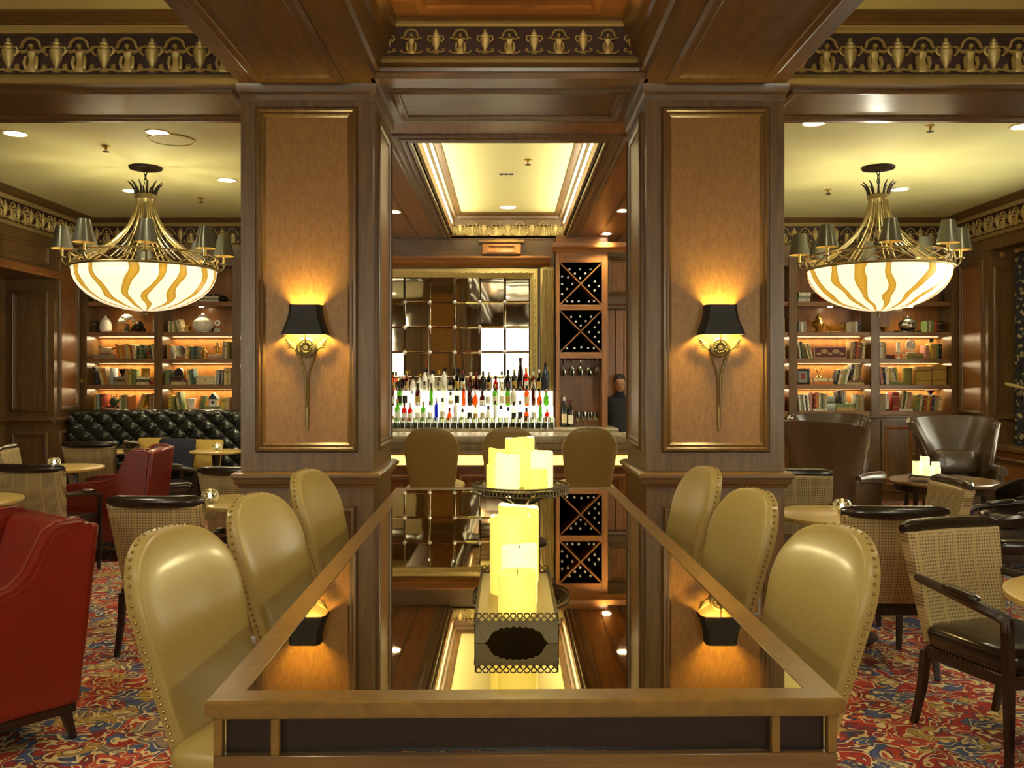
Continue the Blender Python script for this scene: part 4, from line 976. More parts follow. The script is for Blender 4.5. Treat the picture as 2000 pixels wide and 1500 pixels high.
for i in range(-13, 14):
    for j in range(0, 14):
        if (i + j) % 2: continue
        x, z = i * ta / 2, j * tb_ / 2
        if xa + .03 < x < xb - .03 and za + .03 < z < zb_ - .03: MB().ball(.013, (x, .172, z), 6, 1, 1, .6).build('button', 'tuft_leather', bq)
for k in range(3): MB().cushion(rrect(.99, .55, .05, cx=-1 + k, cy=-.1), .15, lambda u, v, w_: (u, v, .40 + w_), hv=(1, .98, .94, .85, .65, .4)).build('seat_cushion', 'tuft_leather', bq, ang=60)
MB().box(xa, xb, -.34, .2, .1, .33).build('seat_base', 'tuft_leather', bq, bevel=.01); MB().box(xa + .05, xb - .05, -.3, .3, 0, .1).build('plinth', 'black', bq)
def pillow(label, x, y, z, w_, h, mat, rz, tilt=-.35):
    t = thing('throw_pillow', label, 'pillow', (x, y, z), rz, 'pillows on the banquette')
    ol = [(u * (1 + .1 * abs(v / h) ** 2), v * (1 + .1 * abs(u / w_) ** 2)) for u, v in rrect(w_, h, .04, 4, 0, 0)]
    MB().cushion(ol, .15, lambda u, v, q: (u, q - tilt * v, h / 2 + v + .03), hv=(1, .93, .62, .34, .16, .02)).build('cushion_body', mat, t, ang=70)
    MB().tube([(u, -tilt * v, h / 2 + v + .03) for u, v in ol], .005, 5, True).build('piping', mat, t)
pillow('mustard throw pillow on the banquette, nearest the alcove', -4.32, 10.94, .45, .4, .4, 'pillow_gold', .15)
pillow('navy throw pillow between two mustard ones on the banquette', -4.02, 10.84, .45, .44, .4, 'pillow_navy', -.05)
pillow('mustard throw pillow on the banquette, nearest the column', -3.7, 10.93, .45, .42, .38, 'pillow_gold', -.12)
# dark leather ledge pad lying on the banquette arm
# ------------------------------------------------------------------ curtain in the bay
cu = thing('window_curtain', 'dark patterned curtain tied back in the window bay', 'curtain', (6.05, 10.72, 0))
def curt(mbx, y0, y1, x0, amp, n, z0=.8, z1=3.12, pinch=1.55):
    ls = []
    for k in range(25):
        z = z0 + (z1 - z0) * k / 24
        f = 1 - .42 * math.exp(-((z - pinch) / .35) ** 2)
        ls.append([(x0 + amp * math.sin(TAU * 5 * i / n) * f, y1 + (y0 - y1) * f * i / n, z) for i in range(n + 1)] + [(x0 + .02 + amp * math.sin(TAU * 5 * i / n) * f, y1 + (y0 - y1) * f * i / n, z) for i in range(n, -1, -1)])
    return mbx.loops(ls, True, True, True)
curt(MB(), -.75, .22, .14, .045, 60).build('drape', 'curtain_damask', cu)
curt(MB(), -.7, .12, .2, .03, 40).build('lining', 'curtain_lining', cu)
MB().tube([(.02, .2, 1.55), (.06, -.1, 1.5), (.1, -.3, 1.52), (.2, -.35, 1.56)], .02, 6).build('tie_back', 'curtain_lining', cu)
rd = thing('curtain_rod', 'wooden curtain rod with turned brackets over the window bay', 'curtain rod', (6.0, 10.6, 3.2))
MB().tube([(.1, .35, -.05), (.1, -3.4, -.05)], .02, 8).build('rod', 'light_rim', rd)
for k in range(4):
    MB().tube([(.12, .2 - .3 * k, -.02), (-.1, .05 - .3 * k, -.1), (-.14, .03 - .3 * k, -.115)], [.022, .026, .03], 8).build('bracket', 'light_rim', rd)

# ------------------------------------------------------------------ bar counter
bar = thing('bar_counter', 'stone-topped bar counter with a gold-lit band under the edge', 'bar', (0, 8.1, 0))
MB().box(-2.1, 1.95, -.06, .62, 1.04, 1.1).build('stone_top', 'stone', bar, bevel=.014, segs=2)
MB().sweep([(0, .93), (.02, .93), (.035, .95), (.03, .975), (.05, .985), (.055, 1.02), (.04, 1.04), (0, 1.04)], (-2.08, 0, 0), (1.93, 0, 0), (0, -1, 0)).build('edge_moulding', 'stone', bar)
MB().box(-2.08, 1.93, 0, .5, 0, 1.04).build('bar_body', 'mahogany_across', bar, smooth=False)
MB().box(-2.05, 1.9, -.012, 0, .84, .925).build('lit_band', 'led_gold', bar, smooth=False)
MB().box(-2.08, 1.93, -.03, 0, .815, .84).build('band_sill', 'light_rim', bar, bevel=.004)
for k in range(5): panel(bar, front(0), -2.0 + .78 * k, -1.28 + .78 * k, .2, .76, 'mahogany', 'mahogany')
MB().tube([(-2.0, -.2, .2), (1.85, -.2, .2)], .025, 10).build('foot_rail', 'brass', bar)
for k in range(5): MB().tube([(-1.9 + .92 * k, -.2, .2), (-1.9 + .92 * k, 0, .2)], .014, 8).build('rail_bracket', 'brass', bar)

# ------------------------------------------------------------------ back bar
bb = thing('back_bar', 'walnut back bar with stone ledge and lit white bottle tiers', 'back bar', (0, 11.0, 0))
MB().box(-2.4, 1.31, -.42, .36, .98, 1.022).build('stone_ledge', 'stone', bb, bevel=.01)
MB().sweep([(0, .9), (.02, .9), (.03, .93), (.05, .94), (.05, .98), (0, .98)], (-2.4, -.38, 0), (1.29, -.38, 0), (0, -1, 0)).build('ledge_moulding', 'stone', bb)
MB().box(-2.4, 1.27, -.38, .36, 0, .98).build('cabinet_body', 'walnut_across', bb, smooth=False)
for k in range(5): panel(bb, front(-.38), -2.36 + .72 * k, -1.7 + .72 * k, .12, .86, 'mahogany', 'walnut')
TIER = [(-.28, 1.10), (-.18, 1.28), (-.07, 1.46)]
y_prev = -.32
for i, (y, z) in enumerate(TIER):
    MB().box(-2.38, .545, y - .052, 0, z - .012 if i == 0 else TIER[i - 1][1], z).build('lit_tier', 'lit_acrylic', bb, smooth=False)
MB().box(-2.38, .545, -.332, 0, 1.0225, 1.0875).build('tier_plinth', 'white_trim', bb, smooth=False)
MB().box(-2.45, .58, .101, .7, 1.023, ZS - .001).build('mirror_backing', 'walnut_across', bb, smooth=False)
MB().sweep([(0, 2.99), (.03, 2.99), (.05, 3.02), (.08, 3.03), (.1, 3.08), (.14, 3.09), (.14, 3.115), (.05, 3.13), (0, 3.13)], (-2.45, .1, 0), (.52, .1, 0), (0, -1, 0)).build('mirror_cornice', 'mahogany_across', bb)
kb = MB().box(-.32, .16, -.06, .14, 3.13, 3.27).build('keystone_block', 'mahogany', bb, bevel=.01)
MB().ring(front(-.06), -.26, .1, 3.15, 3.25, [(0, 0), (0, .012), (.02, .016), (.03, 0)]).build('keystone_moulding', 'mahogany', kb)
MB().box(-.36, .2, -.08, .14, 3.27, 3.31).build('keystone_cap', 'light_rim', kb, bevel=.008)
# carved gilded pilaster between mirror and rack
pl = MB().box(.4, .575, .02, .12, 1.022, 2.99).build('carved_pilaster', 'gold_dull', bb, bevel=.02)
for k in range(5):
    x = .425 + .03 * k
    MB().tube([(x + .012 * math.sin(q * 1.3 + k), .015 - .006 * (k % 2), 1.05 + 1.9 * q / 16) for q in range(17)], .012, 5).build('carved_rope', 'gold_dull', pl)

# mirror: bevelled panes with rosettes inside a gilded frame
mi = thing('bar_mirror', 'large gilt-framed bar mirror made of square panes with rosettes', 'mirror', (0, 11.05, 0))
MX = [.271 - .309 * k for k in range(9)]; MZ = [2.864 - .309 * k for k in range(6)]
for i in range(8):
    for j in range(5):
        x1, x0, z1, z0 = MX[i] - .003, MX[i + 1] + .003, MZ[j] - .003, MZ[j + 1] + .003
        e = .012; ty_ = random.uniform(-.0015, .0015); tx_ = random.uniform(-.0015, .0015)
        MB().loops([[(x0, .03, z0), (x1, .03, z0), (x1, .03, z1), (x0, .03, z1)], [(x0, .012, z0), (x1, .012, z0), (x1, .012, z1), (x0, .012, z1)],
                    [(x0 + e, .007 - ty_ - tx_, z0 + e), (x1 - e, .007 + ty_ - tx_, z0 + e), (x1 - e, .007 + ty_ + tx_, z1 - e), (x0 + e, .007 - ty_ + tx_, z1 - e)]], True, True, True).build('pane', 'mirror', mi, smooth=False)
ROS = MB().lathe([(.001, 0), (.03, 0), (.024, .01), (.008, .018), (.001, .019)], 4).xf(Matrix.Rotation(R(90), 4, 'X')).mesh('rosette', 'foil', smooth=False)
for i in range(1, 8):
    for j in range(1, 5): place('rosette', ROS, mi, (MX[i], .008, MZ[j]), (0, 0, 0))
MB().box(MX[-1] - .1, MX[0] + .1, .03, .05, MZ[-1] - .1, MZ[0] + .1).build('mirror_back', 'black', mi, smooth=False)
MB().ring(front(.03), MX[-1] - .11, MX[0] + .11, MZ[-1] - .11, MZ[0] + .11, [(0, -.02), (0, .03), (.015, .05), (.04, .045), (.06, .055), (.085, .03), (.105, .022), (.11, .02)]).build('gilt_frame', 'gold', mi)
mb = MB()
for k in range(30):
    x = MX[-1] + (MX[0] - MX[-1]) * (k + .5) / 30; mb.ball(.018, (x, -.018, MZ[0] + .055), 6, .8)
for k in range(20): mb.ball(.018, (MX[0] + .055, -.018, MZ[-1] + (MZ[0] - MZ[-1]) * (k + .5) / 20), 6, 1.2)
tag(mb.build('frame_carving', 'gold', mi), kind='stuff')

# ------------------------------------------------------------------ wine rack tower
wr_ = thing('wine_rack', 'tall timber wine tower with two crossed bottle bins and a glass niche', 'wine rack', (0, 10.9, 0))
X0, X1 = .586, 1.215; cx0, cx1 = .63, 1.145
MB().box(X0, cx0, 0, .45, 1.0225, 3.2).build('side_stile', 'mahogany', wr_, bevel=.003); MB().box(cx1, X1, 0, .45, 1.0225, 3.2).build('side_stile', 'mahogany', wr_, bevel=.003)
for (a, b_) in ((3.025, 3.2), (2.443, 2.51), (1.858, 1.933)): MB().box(cx0, cx1, 0, .45, a, b_).build('cross_rail', 'mahogany_across', wr_, bevel=.003)
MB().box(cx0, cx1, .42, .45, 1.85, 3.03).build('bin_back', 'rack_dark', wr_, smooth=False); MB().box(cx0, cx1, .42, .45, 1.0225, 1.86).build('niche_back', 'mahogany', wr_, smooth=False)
for (a, b_) in ((2.51, 3.025), (1.933, 2.443)):
    for s in (0, 1):
        z0, z1 = (a, b_) if s else (b_, a); dz = .011
        MB().loops([[(cx0, y, z0 - dz), (cx1, y, z1 - dz), (cx1, y, z1 + dz), (cx0, y, z0 + dz)] for y in (.015, .4)], True, True, True).build('cross_board', 'mahogany', wr_, smooth=False)
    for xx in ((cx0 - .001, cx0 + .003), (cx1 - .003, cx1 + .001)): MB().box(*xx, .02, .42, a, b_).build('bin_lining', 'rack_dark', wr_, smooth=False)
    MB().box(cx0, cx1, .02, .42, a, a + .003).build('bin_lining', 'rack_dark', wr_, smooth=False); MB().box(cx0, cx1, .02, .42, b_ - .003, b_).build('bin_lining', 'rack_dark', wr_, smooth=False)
MB().sweep([(0, 3.15), (.02, 3.15), (.05, 3.19), (.09, 3.2), (.1, 3.24), (.1, 3.26), (0, 3.26)], (X0 - .05, 0, 0), (X1 + .3, 0, 0), (0, -1, 0)).build('tower_cornice', 'mahogany_across', wr_)
MB().box(X0, X1, 0, .45, 3.2, ZS - .001).build('tower_frieze', 'mahogany_across', wr_, smooth=False)
for k in range(5): MB().box(cx0 + .05 + .1 * k, cx0 + .06 + .1 * k, .03, .4, 1.835, 1.858).build('stemware_rail', 'walnut', wr_, smooth=False)
# lying wine bottles, necks out
WB = MB(); WB.mi = 0
WB.lathe([(.001, .30), (.019, .30), (.021, .29), (.021, .12), (.012, .085), (.011, .05)], 12); WB.mi = 1; WB.lathe([(.011, .05), (.0135, .05), (.0135, .002), (.012, 0), (.0005, 0)], 12)
WBM = WB.xf(Matrix.Rotation(R(-90), 4, 'X')).mesh('wine_bottle', ['bottle_wine', 'foil'])
cells = {'upper wine bin': {'top wedge': [(242, 345), (322, 407), (398, 343), (398, 472), (474, 407), (550, 345)], 'mirror-side wedge': [(122, 448), (122, 560), (122, 708), (205, 632), (220, 463), (285, 557)],
                            'door-side wedge': [(530, 585), (612, 655), (615, 522), (675, 590)], 'bottom wedge': [(190, 815), (285, 815), (378, 813), (527, 815), (618, 812)]},
         'lower wine bin': {'top wedge': [(265, 1043), (335, 1110), (400, 1037), (408, 1168), (480, 1105), (560, 1040)], 'door-side wedge': [(530, 1265), (612, 1195), (615, 1335), (688, 1125), (688, 1268), (688, 1405)],
                            'bottom wedge': [(207, 1503), (315, 1500), (415, 1486), (515, 1500), (615, 1500)]}}
for bin_, wd in cells.items():
    for wn, pts in wd.items():
        for k, (a, c) in enumerate(sorted(pts)):
            p = at(1080 + a / 7.5, 480 + c / 7.5, 10.97)
            x = min(max(p[0], cx0 + .033), cx1 - .033)
            if wn == 'bottom wedge': x = min(max(x, .8875 - .165), .8875 + .165)
            tag(place('wine_bottle', WBM, None, (x, 10.965, p[2])), 'foil-capped wine bottle, %s across in the %s of the %s' % (ORD[k], wn, bin_), 'bottle', 'wine bottles lying in the crossed bins')

# ------------------------------------------------------------------ bottles on the lit tiers
def bottle_mesh(kind, mat, h=.3):
    P = {'liquor': [(.001, 0), (.034, 0), (.037, .006), (.037, .17), (.033, .19), (.016, .215), (.014, .225), (.013, .272), (.001, .272)],
         'wine': [(.001, 0), (.034, 0), (.036, .006), (.036, .17), (.03, .2), (.015, .235), (.013, .29), (.001, .29)],
         'slim': [(.001, 0), (.026, 0), (.028, .006), (.028, .2), (.022, .23), (.012, .25), (.011, .31), (.001, .31)],
         'squat': [(.001, 0), (.034, 0), (.037, .008), (.037, .11), (.032, .14), (.016, .16), (.015, .2), (.001, .2)],
         'flask': [(.001, 0), (.026, 0), (.035, .03), (.038, .075), (.034, .12), (.018, .15), (.014, .165), (.014, .215), (.001, .215)],
         'champagne': [(.001, 0), (.032, 0), (.034, .008), (.034, .13), (.029, .19), (.015, .25), (.015, .31), (.001, .31)]}[kind]
    mb = MB(); f = h / .3
    sy = .7 if kind in ('flask', 'squat') else 1
    P = [(r * (f ** .5), z * f) for r, z in P]; mb.lathe(P, 12, (0, 0, 0), 1, sy)
    top = P[-1][1]; rn = P[-2][0]
    mb.mi = 1; mb.lathe([(rn * 1.12, top - .03), (rn * 1.16, top - .028), (rn * 1.16, top + .012), (rn * .9, top + .016), (.0005, top + .016)], 10)
    if kind in ('liquor', 'wine', 'squat'):
        mb.mi = 2; r = P[3][0] + .0008; z0, z1 = P[3][1] * .22, P[3][1] * .78
        mb.loops([[(r * math.sin(a), -r * math.cos(a) * sy, z) for a in [-.9 + 1.8 * q / 6 for q in range(7)]] for z in (z0, z1)], closed=False)
    return mb
BT = {}
def bottle(label, x, y, z, kind, mat, cap, lab, h, group):
    key = (kind, mat, cap, lab, round(h, 2))
    if key not in BT: BT[key] = bottle_mesh(kind, mat, h).mesh('liquor_bottle', [mat, cap, lab])
    o = place('liquor_bottle', BT[key], None, (x, y, z)); return tag(o, label, 'bottle', group)
CN = {'glass_clear': 'clear', 'glass_amber': 'amber', 'glass_green': 'green', 'glass_darkgreen': 'dark green', 'glass_blue': 'blue', 'glass_brown': 'brown', 'glass_pale': 'pale', 'glass_red': 'orange-red', 'bottle_frost': 'frosted white', 'bottle_dark': 'near-black', 'glass_smoke': 'smoky'}
caps = ['black', 'brass', 'black', 'foil', 'iron_dark', 'maroon_cap']; plain('maroon_cap', '#5a1a14', .4)
rows = [('lowest', TIER[0], ['glass_clear', 'glass_clear', 'glass_pale', 'glass_green', 'bottle_frost', 'glass_clear', 'glass_red', 'glass_pale', 'glass_clear', 'glass_amber']),
        ('middle', TIER[1], ['glass_clear', 'glass_amber', 'glass_clear', 'bottle_frost', 'glass_brown', 'glass_pale', 'glass_clear', 'glass_green', 'glass_amber']),
        ('top', TIER[2], ['glass_brown', 'bottle_dark', 'glass_amber', 'glass_clear', 'glass_darkgreen', 'glass_brown', 'glass_amber', 'bottle_frost', 'glass_red', 'glass_smoke'])]
rnd = random.Random(5)
for rn, (dy, z), pal in rows:
    n = 25
    for k in range(n):
        x = -1.43 + 1.93 * (k + .5) / n + rnd.uniform(-.008, .008)
        kind = rnd.choice(['liquor', 'liquor', 'slim', 'wine', 'flask', 'squat']) if rn != 'top' else rnd.choice(['liquor', 'squat', 'flask', 'liquor', 'wine'])
        mat = rnd.choice(pal); h = {'liquor': .29, 'slim': .3, 'wine': .31, 'flask': .28, 'squat': .28}[kind] * rnd.uniform(.82, .98)
        if rn == 'lowest': h *= .9
        if rn == 'middle': h *= .97
        if rn == 'top' and k in (12, 13): kind, mat, h = 'flask', 'glass_red', .3
        if rn == 'top' and k == 20: kind, mat, h = 'champagne', 'glass_darkgreen', .38
        if rn == 'lowest' and k == 7: kind, mat, h = 'slim', 'glass_blue', .26
        if rn == 'top' and k == 24: kind, mat, h = 'liquor', 'bottle_navy', .36
        bottle('%s glass bottle, %s across the %s lit tier behind the bar' % (CN.get(mat, 'navy'), ORD[k], rn), x, 11.0 + dy - .004, z + .001, kind, mat, rnd.choice(caps), rnd.choice(['label_paper', 'label_paper', 'book_cream', 'book_black', 'book_gold']), h, 'liquor bottles on the lit tiers')
# upturned tumblers along the ledge
def tumbler():
    mb = MB(); mb.lathe([(.037, 0), (.039, 0), (.033, .13), (.031, .135), (.001, .136), (.001, .128), (.03, .126), (.036, .002)], 14); return mb.mesh('tumbler', 'glass_ware')
TM = tumbler()
for k in range(26): tag(place('tumbler', TM, None, (-1.40 + .077 * k, 10.618, 1.0225)), 'upturned clear tumbler, %s along the back bar ledge' % ORD[k], 'glass', 'upturned tumblers on the ledge')
# stemware
def wineglass(): return MB().lathe([(.034, 0), (.034, .003), (.008, .006), (.004, .012), (.004, .075), (.02, .085), (.036, .115), (.036, .15), (.03, .18), (.0285, .18), (.0345, .15), (.0345, .116), (.019, .088), (.001, .084)], 14).mesh('wine_glass', 'glass_ware')
WGm = wineglass()
for k in range(5):
    for j in range(2): tag(place('wine_glass', WGm, None, (.68 + .105 * k, 10.97 + .12 * j, 1.83), (PI, 0, 0)), 'hanging wine glass, %s across the %s row in the tower niche' % (ORD[k], ('front', 'rear')[j]), 'glass', 'hanging wine glasses')
for k in range(4):
    for j in range(2): tag(place('wine_glass', WGm, None, (.85 + .078 * k, 10.97 + .1 * j, 1.0225)), 'standing wine glass, %s across the %s row on the tower ledge' % (ORD[k], ('front', 'rear')[j]), 'glass', 'standing wine glasses')
bottle('green wine bottle with a pale label standing in the tower niche', .685, 10.93, 1.0225, 'wine', 'bottle_wine', 'foil', 'book_cream', .36, 'bottles on the tower ledge')
bottle('dark wine bottle with a white label standing in the tower niche', .765, 10.93, 1.0225, 'wine', 'bottle_dark', 'maroon_cap', 'label_paper', .33, 'bottles on the tower ledge')
spot('niche_spot', (.89, 10.98, 1.85), 5.0, WARM, 130, .6, .03)

# ------------------------------------------------------------------ person behind the bar
pr = thing('person', 'person in a dark shirt behind the bar beside the wine tower', 'person', (1.43, 11.53, 0), R(180))
def skin_mesh(name, pts, edges, mat, parent, sub=2):
    me = bpy.data.meshes.new(name); me.from_pydata([p[:3] for p in pts], edges, [])
    o = bpy.data.objects.new(name, me); COL.objects.link(o); o.parent = parent; me.materials.append(M(mat))
    md = o.modifiers.new('skin', 'SKIN'); md.use_smooth_shade = True
    for i, p in enumerate(pts): me.skin_vertices[0].data[i].radius = (p[3], p[4] if len(p) > 4 else p[3])
    me.skin_vertices[0].data[0].use_root = True
    s_ = o.modifiers.new('sub', 'SUBSURF'); s_.levels = sub; s_.render_levels = sub
    return o
# faces local +Y, arms relaxed at the sides
P_ = [(0, 0, .92, .15, .11), (0, .0, 1.1, .14, .1), (0, .02, 1.28, .165, .11), (0, .0, 1.36, .1, .08), (0, .01, 1.43, .055), (0, .03, 1.475, .06),
      (-.18, 0, 1.33, .06), (-.215, -.01, 1.08, .05), (-.21, .04, .86, .038), (-.205, .06, .8, .028),
      (.18, 0, 1.33, .06), (.215, -.01, 1.08, .05), (.21, .04, .86, .038), (.205, .06, .8, .028),
      (-.09, 0, .82, .09), (-.1, .02, .48, .062), (-.1, 0, .1, .045), (-.1, .14, .04, .04),
      (.09, 0, .82, .09), (.1, .02, .48, .062), (.1, 0, .1, .045), (.1, .14, .04, .04)]
E_ = [(0, 1), (1, 2), (2, 3), (3, 4), (4, 5), (2, 6), (6, 7), (7, 8), (8, 9), (2, 10), (10, 11), (11, 12), (12, 13), (0, 14), (14, 15), (15, 16), (16, 17), (0, 18), (18, 19), (19, 20), (20, 21)]
skin_mesh('body', P_, E_, 'dark_shirt', pr)
hd = MB(); hd.lathe([(.001, -.11), (.035, -.105), (.055, -.08), (.066, -.03), (.072, .02), (.07, .06), (.05, .095), (.001, .112)], 18, (0, 0, 0), 1, 1.2)
hd.add([(-.014, .078, -.03), (.014, .078, -.03), (0, .105, -.032), (0, .082, .015)], [(0, 1, 2), (0, 2, 3), (1, 3, 2), (0, 3, 1)])
for s in (-1, 1): hd.ball(.016, (s * .072, -.01, 0), 8, 1.5, .5)
head = hd.build('head', 'skin', pr, (0, .045, 1.55), (R(-12), 0, 0), ang=60)
hr = MB(); hr.lathe([(.073, .0), (.078, .04), (.072, .08), (.05, .108), (.001, .122)], 18, (0, -.012, 0), 1, 1.18); hr.build('hair', 'hair', head)
for s in (-1, 1): MB().ball(.0085, (s * .027, .074, .008), 8).build('eye', 'black', head)
MB().tube([(-.02, .078, -.055), (0, .084, -.056), (.02, .078, -.055)], .004, 5).build('mouth', 'maroon_cap', head)
for s in (-1, 1):
    pm = MB().ball(.036, (s * .2, .065, .755), 8, 1.25, .55, .9).build('hand', 'skin', pr)
    for k in range(4): MB().tube([(s * .2, .04 + .016 * k, .725), (s * .197, .04 + .017 * k, .69 - .004 * (k in (1, 2))), (s * .185, .042 + .017 * k, .665)], [.009, .008, .0065], 6).build('finger', 'skin', pm)
    MB().tube([(s * .19, .09, .77), (s * .175, .105, .74), (s * .17, .105, .715)], [.011, .0095, .007], 6).build('thumb', 'skin', pm)

# ------------------------------------------------------------------ built-in bookcases
SHZ = [1.18, 1.53, 1.875, 2.23, 2.63]; BTOP = 3.2; BY0, BY1 = 11.85, 12.2
def bookcase(label, bays, xl, xr):
    t = thing('bookcase', label, 'bookcase', (0, 0, 0), group='built-in bookcases')
    ups = [xl] + [q for b_ in bays for q in b_] + [xr]
    for i in range(0, len(ups), 2): MB().box(ups[i], ups[i + 1], BY0 - .02, BY1 - .01, 1.12, BTOP).build('upright', 'walnut', t, bevel=.004)
    for (a, b_) in bays:
        MB().box(a, b_, BY1 - .03, BY1 - .012, 1.12, BTOP).build('back_panel', 'mahogany', t, smooth=False)
        for z in SHZ: MB().box(a, b_, BY0, BY1 - .03, z - .06, z).build('shelf', 'shelf_wood', t, bevel=.004)
        w_ = b_ - a
        for k in range(2):
            x0 = a + w_ / 2 * k + .012; x1 = a + w_ / 2 * (k + 1) - .012
            dr = MB().box(x0, x1, BY0 - .055, BY0 - .03, .12, 1.06).build('cabinet_door', 'walnut', t, bevel=.003)
            MB().ring(front(BY0 - .055), x0 + .05, x1 - .05, .2, .98, [(0, 0), (0, .006), (.015, .014), (.03, .004), (.04, 0)]).build('door_moulding', 'mahogany', dr)
            MB().ball(.012, ((x1 - .03) if k == 0 else (x0 + .03), BY0 - .068, .62), 8).build('knob', 'brass', dr)
        for r in (0, 1, 2):
            z = SHZ[r + 1] - .062
            MB().box(a + .02, b_ - .02, BY1 - .065, BY1 - .04, z - .006, z).build('led_strip', 'led_strip', t, smooth=False)
            area('shelf_led', ((a + b_) / 2, BY1 - .075, z - .012), (R(-12), 0, 0), w_ * .92, .02, 1.7, (1, .82, .46))
        MB().lathe([(.001, SHZ[4] - .066), (.03, SHZ[4] - .066), (.034, SHZ[4] - .06)], 12, ((a + b_) / 2, BY0 + .14, 0)).build('puck_light', 'bulb', t)
        spot('shelf_puck', ((a + b_) / 2, BY0 + .14, SHZ[4] - .08), 2.6, WARM, 125, .7, .02)
        MB().box(a, b_, BY0, BY1 - .03, BTOP - .1, BTOP).build('top_rail', 'walnut_across', t, smooth=False)
    MB().box(xl, xr, BY0 - .03, BY1 - .01, 0, 1.12).build('base_carcass', 'walnut_across', t, smooth=False)
    MB().box(xl, xr, BY0 - .07, BY0, 1.09, 1.125).build('base_nosing', 'walnut_across', t, bevel=.008)
    MB().box(xl, xr, BY0 - .02, BY1 - .01, BTOP, 3.37).build('frieze_board', 'walnut_across', t, smooth=False)
    return t
plain('led_strip', '#ffe2a8', .5, emit='#ffd890', es=.45)
LB = [(-5.56, -4.672), (-4.564, -3.64), (-3.53, -2.72)]
RB = [(2.75, 3.71), (3.826, 4.794), (4.909, 5.857)]
bookcase('built-in walnut bookcase with lit shelves behind the banquette', LB, XL + .001, -2.61)
bookcase('built-in walnut bookcase with lit shelves behind the wing chairs', RB, 2.61, XR - .001)
for (x, lab) in ((-5.615, 'small brass switch knob on the bookcase end beside the alcove'), (5.905, 'small brass switch knob on the bookcase end beside the curtain')):
    tag(MB().lathe([(.001, .03), (.02, .03), (.026, .02), (.026, 0)], 10).xf(Matrix.Translation((x, BY0 - .02, 1.58)) @ Matrix.Rotation(R(90), 4, 'X')).build('wall_switch', 'brass'), lab, 'switch')

# ------------------------------------------------------------------ books
BK = {}
def book_mesh(col):
    if col not in BK:
        mb = MB(); mb.box(-.5, -.40, -.5, .5, 0, 1); mb.box(.40, .5, -.5, .5, 0, 1); mb.box(-.4, .4, -.5, -.45, 0, 1)
        mb.mi = 1; mb.box(-.4, .4, -.45, .46, .03, .97); mb.mi = 2
        for (z0, z1) in ((.74, .79), (.2, .23)): mb.box(-.505, .505, -.506, -.5, z0, z1)
        BK[col] = mb.mesh('book', ['book_' + col, 'pages', 'book_gold' if col not in ('gold', 'yellow', 'cream') else 'book_brown'], smooth=False)
    return BK[col]
ROWN = ['lowest', 'second', 'third', 'fourth', 'top']
UP = 11.92; MP = UP / 1750
rb = random.Random(21)
class Shelf:
    def __init__(s, row, bay): s.row, s.bay, s.z, s.k = row, bay, SHZ[row], 0
    def nth(s): s.k += 1; return ORD[s.k - 1]
    def lab(s, what): return '%s, %s along the %s shelf, %s' % (what, s.nth(), ROWN[s.row], s.bay)
    def books(s, x0, x1, n, h, cols, tilt=0, z=0):
        X0, X1 = (x0 - 992) * MP, (x1 - 992) * MP; h = min(h * MP, .262); th_ = R(tilt)
        run = (X1 - X0) - abs(math.sin(th_)) * h; w_ = max(.012, run / n * math.cos(th_)); pitch = run / n
        for i in range(n):
            hh = h * rb.uniform(.9, 1.03); ww = w_ * rb.uniform(.86, .97); col = cols[i % len(cols)]
            x = X0 + pitch * (i + .5) + (0 if tilt >= 0 else abs(math.sin(th_)) * h)
            o = place('book', book_mesh(col), None, (x, UP + .09 + rb.uniform(-.01, .01), s.z + .001 + z + ww / 2 * abs(math.sin(th_))), (0, th_, 0))
            o.scale = (ww, .17, hh)
            tag(o, s.lab('%s book %s' % (col, 'leaning' if tilt else 'upright')), 'book', 'books on the built-in shelves')
    def flat(s, x0, x1, cols, t=5, z=0):
        X0, X1 = (x0 - 992) * MP, (x1 - 992) * MP; zz = s.z + .001 + z
        for i, col in enumerate(cols):
            sh = rb.uniform(-.008, .008); th_ = t * MP * rb.uniform(.85, 1.1)
            o = place('book', book_mesh(col), None, (X0 + sh, UP + .1, zz + th_ / 2), (0, R(90), 0)); o.scale = (th_, .16, X1 - X0)
            tag(o, s.lab('%s book lying flat' % col), 'book', 'books on the built-in shelves'); zz += th_ + .0005
        return zz - s.z
    def obj(s, name, cat, what, x0, x1, fn, z=0, **kw):
        X0, X1 = (x0 - 992) * MP, (x1 - 992) * MP
        t = thing(name, s.lab(what), cat, ((X0 + X1) / 2, UP + .1, s.z + .001 + z)); fn(t, (X1 - X0) / 2, **kw); return t
def d_jar(t, r, h=.2, mat='white_ceramic'):
    MB().lathe([(r * .7, 0), (r * .95, .02), (r, h * .4), (r * .85, h * .62), (r * .6, h * .7)], 16).build('jar_body', mat, t)
    MB().lathe([(r * .62, h * .7), (r * .66, h * .72), (r * .4, h * .82), (.012, h * .86), (.018, h * .93), (.004, h)], 12).build('jar_lid', mat, t)
def d_coral(t, r, h=.24):
    MB().lathe([(r * .3, 0), (r * .45, .01), (r * .2, h * .25), (r * .35, h * .4), (r * .3, h * .45)], 14).build('coral_stand', 'silver', t)
    q = random.Random(3)
    for k in range(26):
        a = TAU * q.random(); u = q.random(); rr = r * (.25 + .7 * u)
        MB().ball(r * .27, (rr * math.cos(a), rr * math.sin(a) * .5, h * (.86 - .32 * u * u)), 7).build('coral_knob', 'white_ceramic', t)
